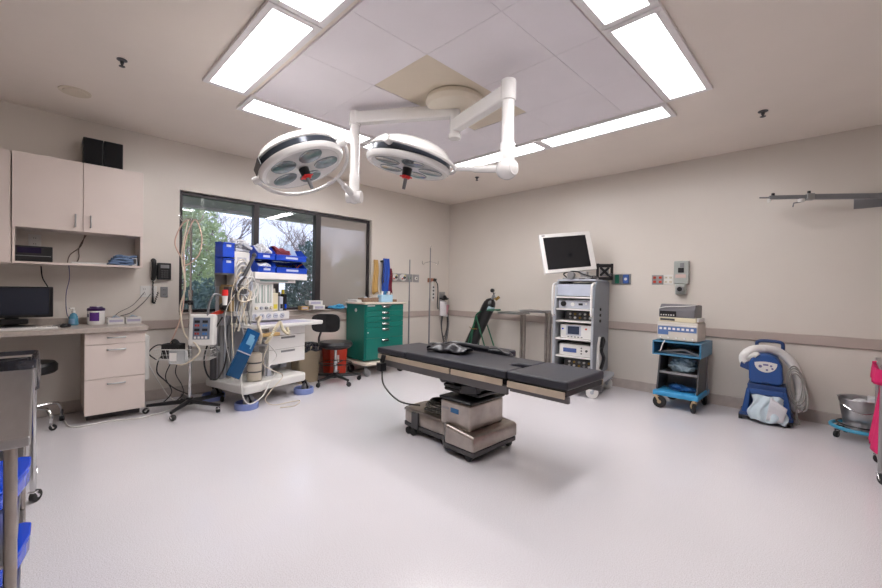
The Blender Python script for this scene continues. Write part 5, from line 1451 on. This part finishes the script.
def drf(u, v):
    x = -.11 + .27 * u + .02 * math.sin(v * 7 + u * 3) - .02 * (1 - v) * (u - .5)
    y = -.19 - .02 * math.sin(u * PI) - .012 * math.sin(u * 17 + v * 4) - .03 * v * (1 - .3 * u)
    z = .265 - .235 * v - .04 * abs(u - .45) * (1 - v) + .01 * math.sin(u * 11)
    return (x, y + .04 * (1 - v) ** 2 * 1.6, max(z, .02))
m.grid(drf, 28, 18)
tag(m.build('warming_blanket', mat('paper_blanket', 'c3d3dc', .55, var=.1, scale=9, bump=.6, bscale=12), loc=WO, rz=4, solid=.01, ang=80), 'crumpled pale blue paper blanket stuffed into the blue warming unit', 'blanket')
m = MB(); m.grid(lambda u, v: (.045 + .12 * u - .03 * v, -.235 - .01 * math.sin(v * 6), .27 - .22 * v - .09 * u * (1 - v)), 8, 8)
m.build('blanket_flap', mat('white_paper', 'd6d6da', .6, bump=.3), parent=bpy.data.objects['warming_blanket'], solid=.004)

# ------------------------------------------------------------------ kick bucket
KO = Vector((5.205, -.32, 0))
kb = thing('kick_bucket_frame', 'round blue bumper ring on casters holding the steel bucket', 'bucket dolly', KO)
ring = [(.19 * math.cos(2 * PI * k / 40), .19 * math.sin(2 * PI * k / 40), .095) for k in range(40)]
m = MB(); m.tube(ring, .015, 10, closed=True); m.build('bumper_ring', mat('cyan_rubber', '3f9cc0', .4), kb)
m = MB(); m.tube([(.155 * math.cos(2 * PI * k / 40), .155 * math.sin(2 * PI * k / 40), .125) for k in range(40)], .007, 8, closed=True)
for k in range(4):
    a = PI / 2 * k + .5
    m.tube([(.155 * math.cos(a), .155 * math.sin(a), .125), (.178 * math.cos(a), .178 * math.sin(a), .1)], .006, 6)
m.tube([(-.17, 0, .085), (.17, 0, .085)], .006, 6); m.tube([(0, -.17, .085), (0, .17, .085)], .006, 6)
m.build('holder_ring', BLACK, kb)
for k in range(4):
    a = PI / 2 * k + .5
    caster(None, kb, .165 * math.cos(a), .165 * math.sin(a), .028, .085, BLACKR, DGREY, a + .6, .026)
m = MB(); m.lathe([(0, 0), (.105, 0), (.112, .01), (.148, .245), (.158, .25), (.156, .256), (.144, .25), (.108, .015), (0, .008)], n=48)
bk = thing('steel_bucket', 'stainless steel bucket standing in the blue ring dolly', 'bucket', KO + Vector((0, 0, .0925)))
m.build('bucket_body', STEEL, bk)
m = MB(); m.tube([(-.148, .0, .235), (-.12, -.09, .20), (0, -.155, .15), (.12, -.09, .20), (.148, 0, .235)], .0035, 6, smooth=6); m.build('bail_handle', CHROME, bk)
m = MB(); m.box(.03, .15, -.02, .1, .17, .27); m.sphere((-.02, .0, .2), .05); m.sphere((.0, .06, .19), .05)
tag(m.build('discarded_wrap', WRAPW, loc=KO + Vector((0, 0, .0935)), bevel=.006), 'discarded clear wrap and pale blue item inside the steel bucket', 'waste')

# ------------------------------------------------------------------ magenta hamper at the right edge
t_, rr = hamper('linen_hamper', 5.53, -1.16, .53, .46, .74, PINK, ALU, 'magenta cloth linen hamper on a grey wheeled frame at the right edge', .1)
m = MB(); m.box(-.285, .285, -.25, .25, .756, .768); m.build('lid', STEEL, t_, bevel=.006)
m = MB(); m.grid(bagf(.53, .46, .738, .12, .034, .006), 96, 6); m.build('bag_cuff', PINK, t_, solid=.004)
m = MB()
m.grid(lambda u, v: (lambda a, k_: (math.cos(a) * k_ * (.25 + .06 * v + .006 * math.sin(a * 13 + v * 5)), math.sin(a) * k_ * (.205 + .05 * v + .006 * math.sin(a * 11 + v * 3)), .70 - .545 * v + .01 * math.sin(a * 6)))(2 * PI * u, (abs(math.cos(2 * PI * u)) ** 6 + abs(math.sin(2 * PI * u)) ** 6) ** (-1 / 6) * (1 if v < .95 else .6)), 96, 16)
m.build('bag', PINK, t_, ang=80)

# ------------------------------------------------------------------ wall arm
wa = thing('wall_equipment_arm', 'grey metal swing arm bolted high on the far wall at the right edge', 'wall arm', (5.26, 0, 2.08))
m = MB(); m.box(-.14, .20, -.008, 0, -.07, .045); m.box(-.14, .2, -.05, -.008, .035, .047); m.build('wall_plate', GREYM, wa, bevel=.002)
def seg(m, a, b, w_, h_):
    a, b = Vector(a), Vector(b); d = b - a
    M = Matrix.Translation(a) @ d.to_track_quat('X', 'Z').to_matrix().to_4x4()
    m.box(0, d.length, -w_ / 2, w_ / 2, -h_ / 2, h_ / 2, M)
A0 = Vector((.10, -.09, .0)); A1 = Vector((-.43, -.325, .03)); A2 = Vector((-.70, -.445, .042))
m = MB(); seg(m, A0, A1, .04, .045); m.build('outer_arm', mat('arm_grey', '85868a', .4, .2), wa, bevel=.004)
m = MB(); seg(m, A1, A2, .032, .034); m.cyl(A2, A2 + (A2 - A1).normalized() * .075, .007); m.build('inner_arm', MATS['arm_grey'], wa, bevel=.004)
m = MB(); seg(m, A1 - (A2 - A1).normalized() * .035, A1 + (A2 - A1).normalized() * .02, .052, .06); m.build('sleeve', ALU, wa, bevel=.004)
m = MB()
for p in (A1 + Vector((0, 0, .03)), A2.lerp(A1, .1) + Vector((0, 0, .017))): m.cyl(p, p + Vector((0, 0, .022)), .013, n=14)
m.build('thumb_screw', BLACK, wa)
m = MB(); m.cyl(A1 + Vector((-.05, -.02, -.015)), A1 + Vector((-.05, -.02, -.045)), .026); m.build('roller', WPLAS, wa, bevel=.003)
m = MB(); m.tube([A1 + Vector((-.05, -.02, -.04)), A1 + Vector((-.10, -.04, -.05)), A1 + Vector((-.105, -.043, -.085))], .006, 8); m.build('roller_hook', GREYM, wa)
m = MB(); m.cyl(A2 + Vector((0, 0, -.012)), A2 + Vector((0, 0, -.045)), .014); m.build('end_roller', WPLAS, wa, bevel=.003)
m = MB(); m.box(.08, .15, -.13, -.008, -.03, .03); m.prism([(-.13, -.04), (-.008, -.16), (-.008, -.04)], 'x', .1, .13); m.build('pivot_block', GREYM, wa, bevel=.004)

# ------------------------------------------------------------------ operating table
ot = thing('operating_table', 'black padded operating table on a stainless steel pedestal in the middle of the room', 'operating table', (2.88, -2.87, 0))
def T_(x, y, z): return Vector((x - 2.88, y + 2.87, z))
m = MB()
m.prism([(-.46, -.17), (-.36, -.19), (.02, -.19), (.12, -.275), (.41, -.275), (.41, .235), (.12, .235), (.0, .2), (-.36, .2), (-.46, .17)], 'z', .045, .085); m.build('base_skirt', DGREY, ot, bevel=.01)
m = MB()
def loftbase(m, poly, zs, ins):
    cx = sum(p[0] for p in poly) / len(poly); cy = sum(p[1] for p in poly) / len(poly)
    rings = []
    for z, i in zip(zs, ins):
        r_ = []
        for (x, y) in poly:
            r_.append(m._v((x + (-i if x > cx else i), y + (-i if y > cy else i), z(x) if callable(z) else z)))
        rings.append(r_)
    for a, b in zip(rings[:-1], rings[1:]):
        for k in range(len(poly)): m._f((a[k], a[(k + 1) % len(poly)], b[(k + 1) % len(poly)], b[k]))
    m._f(rings[0][::-1]); m._f(rings[-1])
zt = lambda x: .20 if x < .1 else (.225 if x < .2 else .195)
loftbase(m, [(-.455, -.165), (-.38, -.19), (.04, -.19), (.14, -.28), (.415, -.285), (.415, .24), (.14, .24), (.02, .2), (-.38, .2), (-.455, .165)], [.086, lambda x: zt(x) - .02, zt], [0, 0, .014])
m.build('base_cover', STEELW, ot, bevel=.012, seg=3)
for x, y in ((-.36, -.20), (-.30, -.2), (.34, -.24), (.36, .2), (-.38, .19)):
    m = MB(); m.cyl((x, y - .012, .03), (x, y + .012, .03), .03, n=20); m.build('wheel', BLACKR, ot)
m = MB(); m.box(-.33, -.25, -.205, -.17, .055, .19); m.build('brake_lever', DGREY, ot, bevel=.006)
m = MB(); m.tube([(-.47, -.16, .175), (-.48, -.1, .185), (-.48, .1, .185), (-.47, .16, .175)], .008, 8, smooth=4); m.build('push_rail', CHROME, ot)
m = MB(); m.box(.03, .33, -.225, .175, .19, .385); m.build('pedestal_box', STEELW, ot, bevel=.02, seg=4)
m = MB(); m.box(.02, .34, -.235, .185, .386, .41); m.build('pedestal_rim', BLACK, ot, bevel=.012)
m = MB(); m.box(.14, .22, -.2275, -.2258, .30, .335); m.build('brand_plate', mat('plate_blue', '2c6a9e', .3), ot); 
m = MB(); m.box(.05, .12, -.2272, -.2258, .315, .33); m.build('etched_label', GREYM, ot)
m = MB(); m.box(.06, .29, -.10, .10, .415, .56); m.box(.0, .35, -.16, .16, .43, .46); m.box(.03, .2, -.2, .18, .47, .5); m.build('lift_column', BLACK, ot, bevel=.012)
m = MB(); m.cbox((.26, -.15, .48), (.16, .06, .06), (0, R(-10), 0)); m.cbox((.09, -.16, .53), (.08, .04, .11), (0, R(15), 0)); m.cyl((.02, -.2, .53), (.02, .2, .53), .035); m.cbox((.30, 0, .52), (.1, .28, .07), (0, R(20), 0)); m.build('tilt_mechanism', DGREY, ot, bevel=.006)
# frame under the pads
x0, xs1, xs2, x1 = -.75, -.36, .65, 1.08
m = MB(); m.box(x0 + .02, x1 - .1, -.20, .20, .56, .60); m.build('top_frame', DGREY, ot, bevel=.006)
for (a, b) in ((x0 + .03, .15), (.17, xs2 - .02), (xs2 + .02, x1 - .01)):
    for s_ in (-1, 1):
        y = s_ * .262
        rl_ = B(a, b, y - .006, y + .006, .592, .632).build('side_rail', RAILSTEEL, ot, bevel=.002)
        m = MB()
        for k in range(3):
            xx = a + (b - a) * (.15 + .35 * k); m.cyl((xx, y - s_ * .006, .612), (xx, y - s_ * .035, .612), .012, n=12)
        m.build('rail_spacer', BLACK, rl_)
for s_ in (-1, 1):
    m = MB(); m.box(x0 + .02, xs2, s_ * .225 - .012, s_ * .225 + .012, .53, .59); m.box(xs2 + .02, x1, s_ * .225 - .012, s_ * .225 + .012, .56, .6); m.build('under_beam', mat('mid_grey', '6e6b6c', .4, .2), ot, bevel=.004)
def pad(a, b, z0_, z1_, name='pad', ya=-.255, yb=.255):
    m = MB(); m.box(a, b, ya, yb, z0_, z1_); o = m.build(name, VINYL, ot, bevel=.014, seg=3)
    return o
for (a, b) in ((x0, xs1), (xs1, xs2), (xs2, x1)): B(a + .01, b - .01, -.245, .245, .60, .634).build('pad_board', BLACK, ot, bevel=.003)
pad(x0, xs1 - .004, .636, .685, 'head_pad')
m = MB(); m.prism([(xs1, -.255), (xs2, -.255), (xs2, -.055), (xs2 - .11, -.05), (xs2 - .13, 0), (xs2 - .11, .05), (xs2, .055), (xs2, .255), (xs1, .255)], 'z', .636, .69); m.build('torso_pad', VINYL, ot, bevel=.012, seg=3)
pad(xs2 + .008, x1, .636, .692, 'leg_pad')
m = MB(); m.box(xs2 - .10, xs2 + .0, -.05, .05, .60, .637); m.build('cutout_tray', BLACK, ot)
# arm board
m = MB(); m.box(-.38, .26, .30, .44, .655, .715); m.build('armboard_pad', VINYL, ot, bevel=.015, seg=3)
m = MB(); m.box(-.36, .24, .31, .43, .64, .654); m.cyl((-.1, .262, .61), (-.1, .34, .64), .012); m.box(-.13, -.07, .258, .285, .59, .65); m.build('armboard_base', DGREY, ot, bevel=.003)
# control pendant at head end
m = MB(); m.box(x0 + .1, x0 + .17, -.335, -.275, .50, .57); m.cyl((x0 + .135, -.30, .57), (x0 + .135, -.28, .635), .02); m.build('clamp_block', BLACK, ot, bevel=.006)
m = MB()
m.tube([(x0 + .14, -.30, .50), (x0 + .17, -.30, .38), (-.42, -.26, .27), (-.34, -.1, .22)], .007, 8, smooth=8)
rg = random.Random(5)
for k in range(6):
    c0 = Vector((-.17, -.03, .216 + .014 * k))
    m.tube([c0 + Vector(((.14 - .012 * k) * math.cos(a) * (1 + rg.uniform(-.12, .12)), (.11 - .01 * k) * math.sin(a) * (1 + rg.uniform(-.08, .08)), .003 * math.sin(3 * a))) for a in [2 * PI * i / 14 for i in range(14)]], .007, 7, closed=True, smooth=4)
m.build('coiled_power_cord', mat('cord_grey', '4c4a45', .5), ot)
# straps lying on the table
t_ = thing('safety_strap', 'glossy black strap and cushion bundle lying on the operating table', 'strap', (2.79, -2.80, .691), 10)
t_.scale = (1.22, 1.2, 1.2)
m = MB(); m.grid(lambda u, v: (-.16 + .28 * u, -.03 + .09 * (v - .5) * 2 * (1 - .3 * u), .012 + .045 * math.sin(v * PI) * (.4 + .6 * math.sin(u * PI)) + .006 * math.sin(u * 14)), 24, 10); m.build('cushion', VINYLS, t_, solid=.01, ang=80)
m = MB(); m.grid(lambda u, v: (.02 + .36 * u, .06 + .05 * (v - .5) + .05 * math.sin(u * 3), .012 + .03 * math.sin(u * PI) + .005 * math.sin(u * 20 + v * 3)), 24, 4); m.build('belt', VINYLS, t_, solid=.008, ang=80)
m = MB(); m.tube([(-.17, -.08, .02), (-.19, -.03, .035), (-.15, .03, .03), (-.05, .05, .05), (.1, .07, .04), (.2, .1, .03)], .018, 10, smooth=6); m.build('roll', VINYLS, t_)
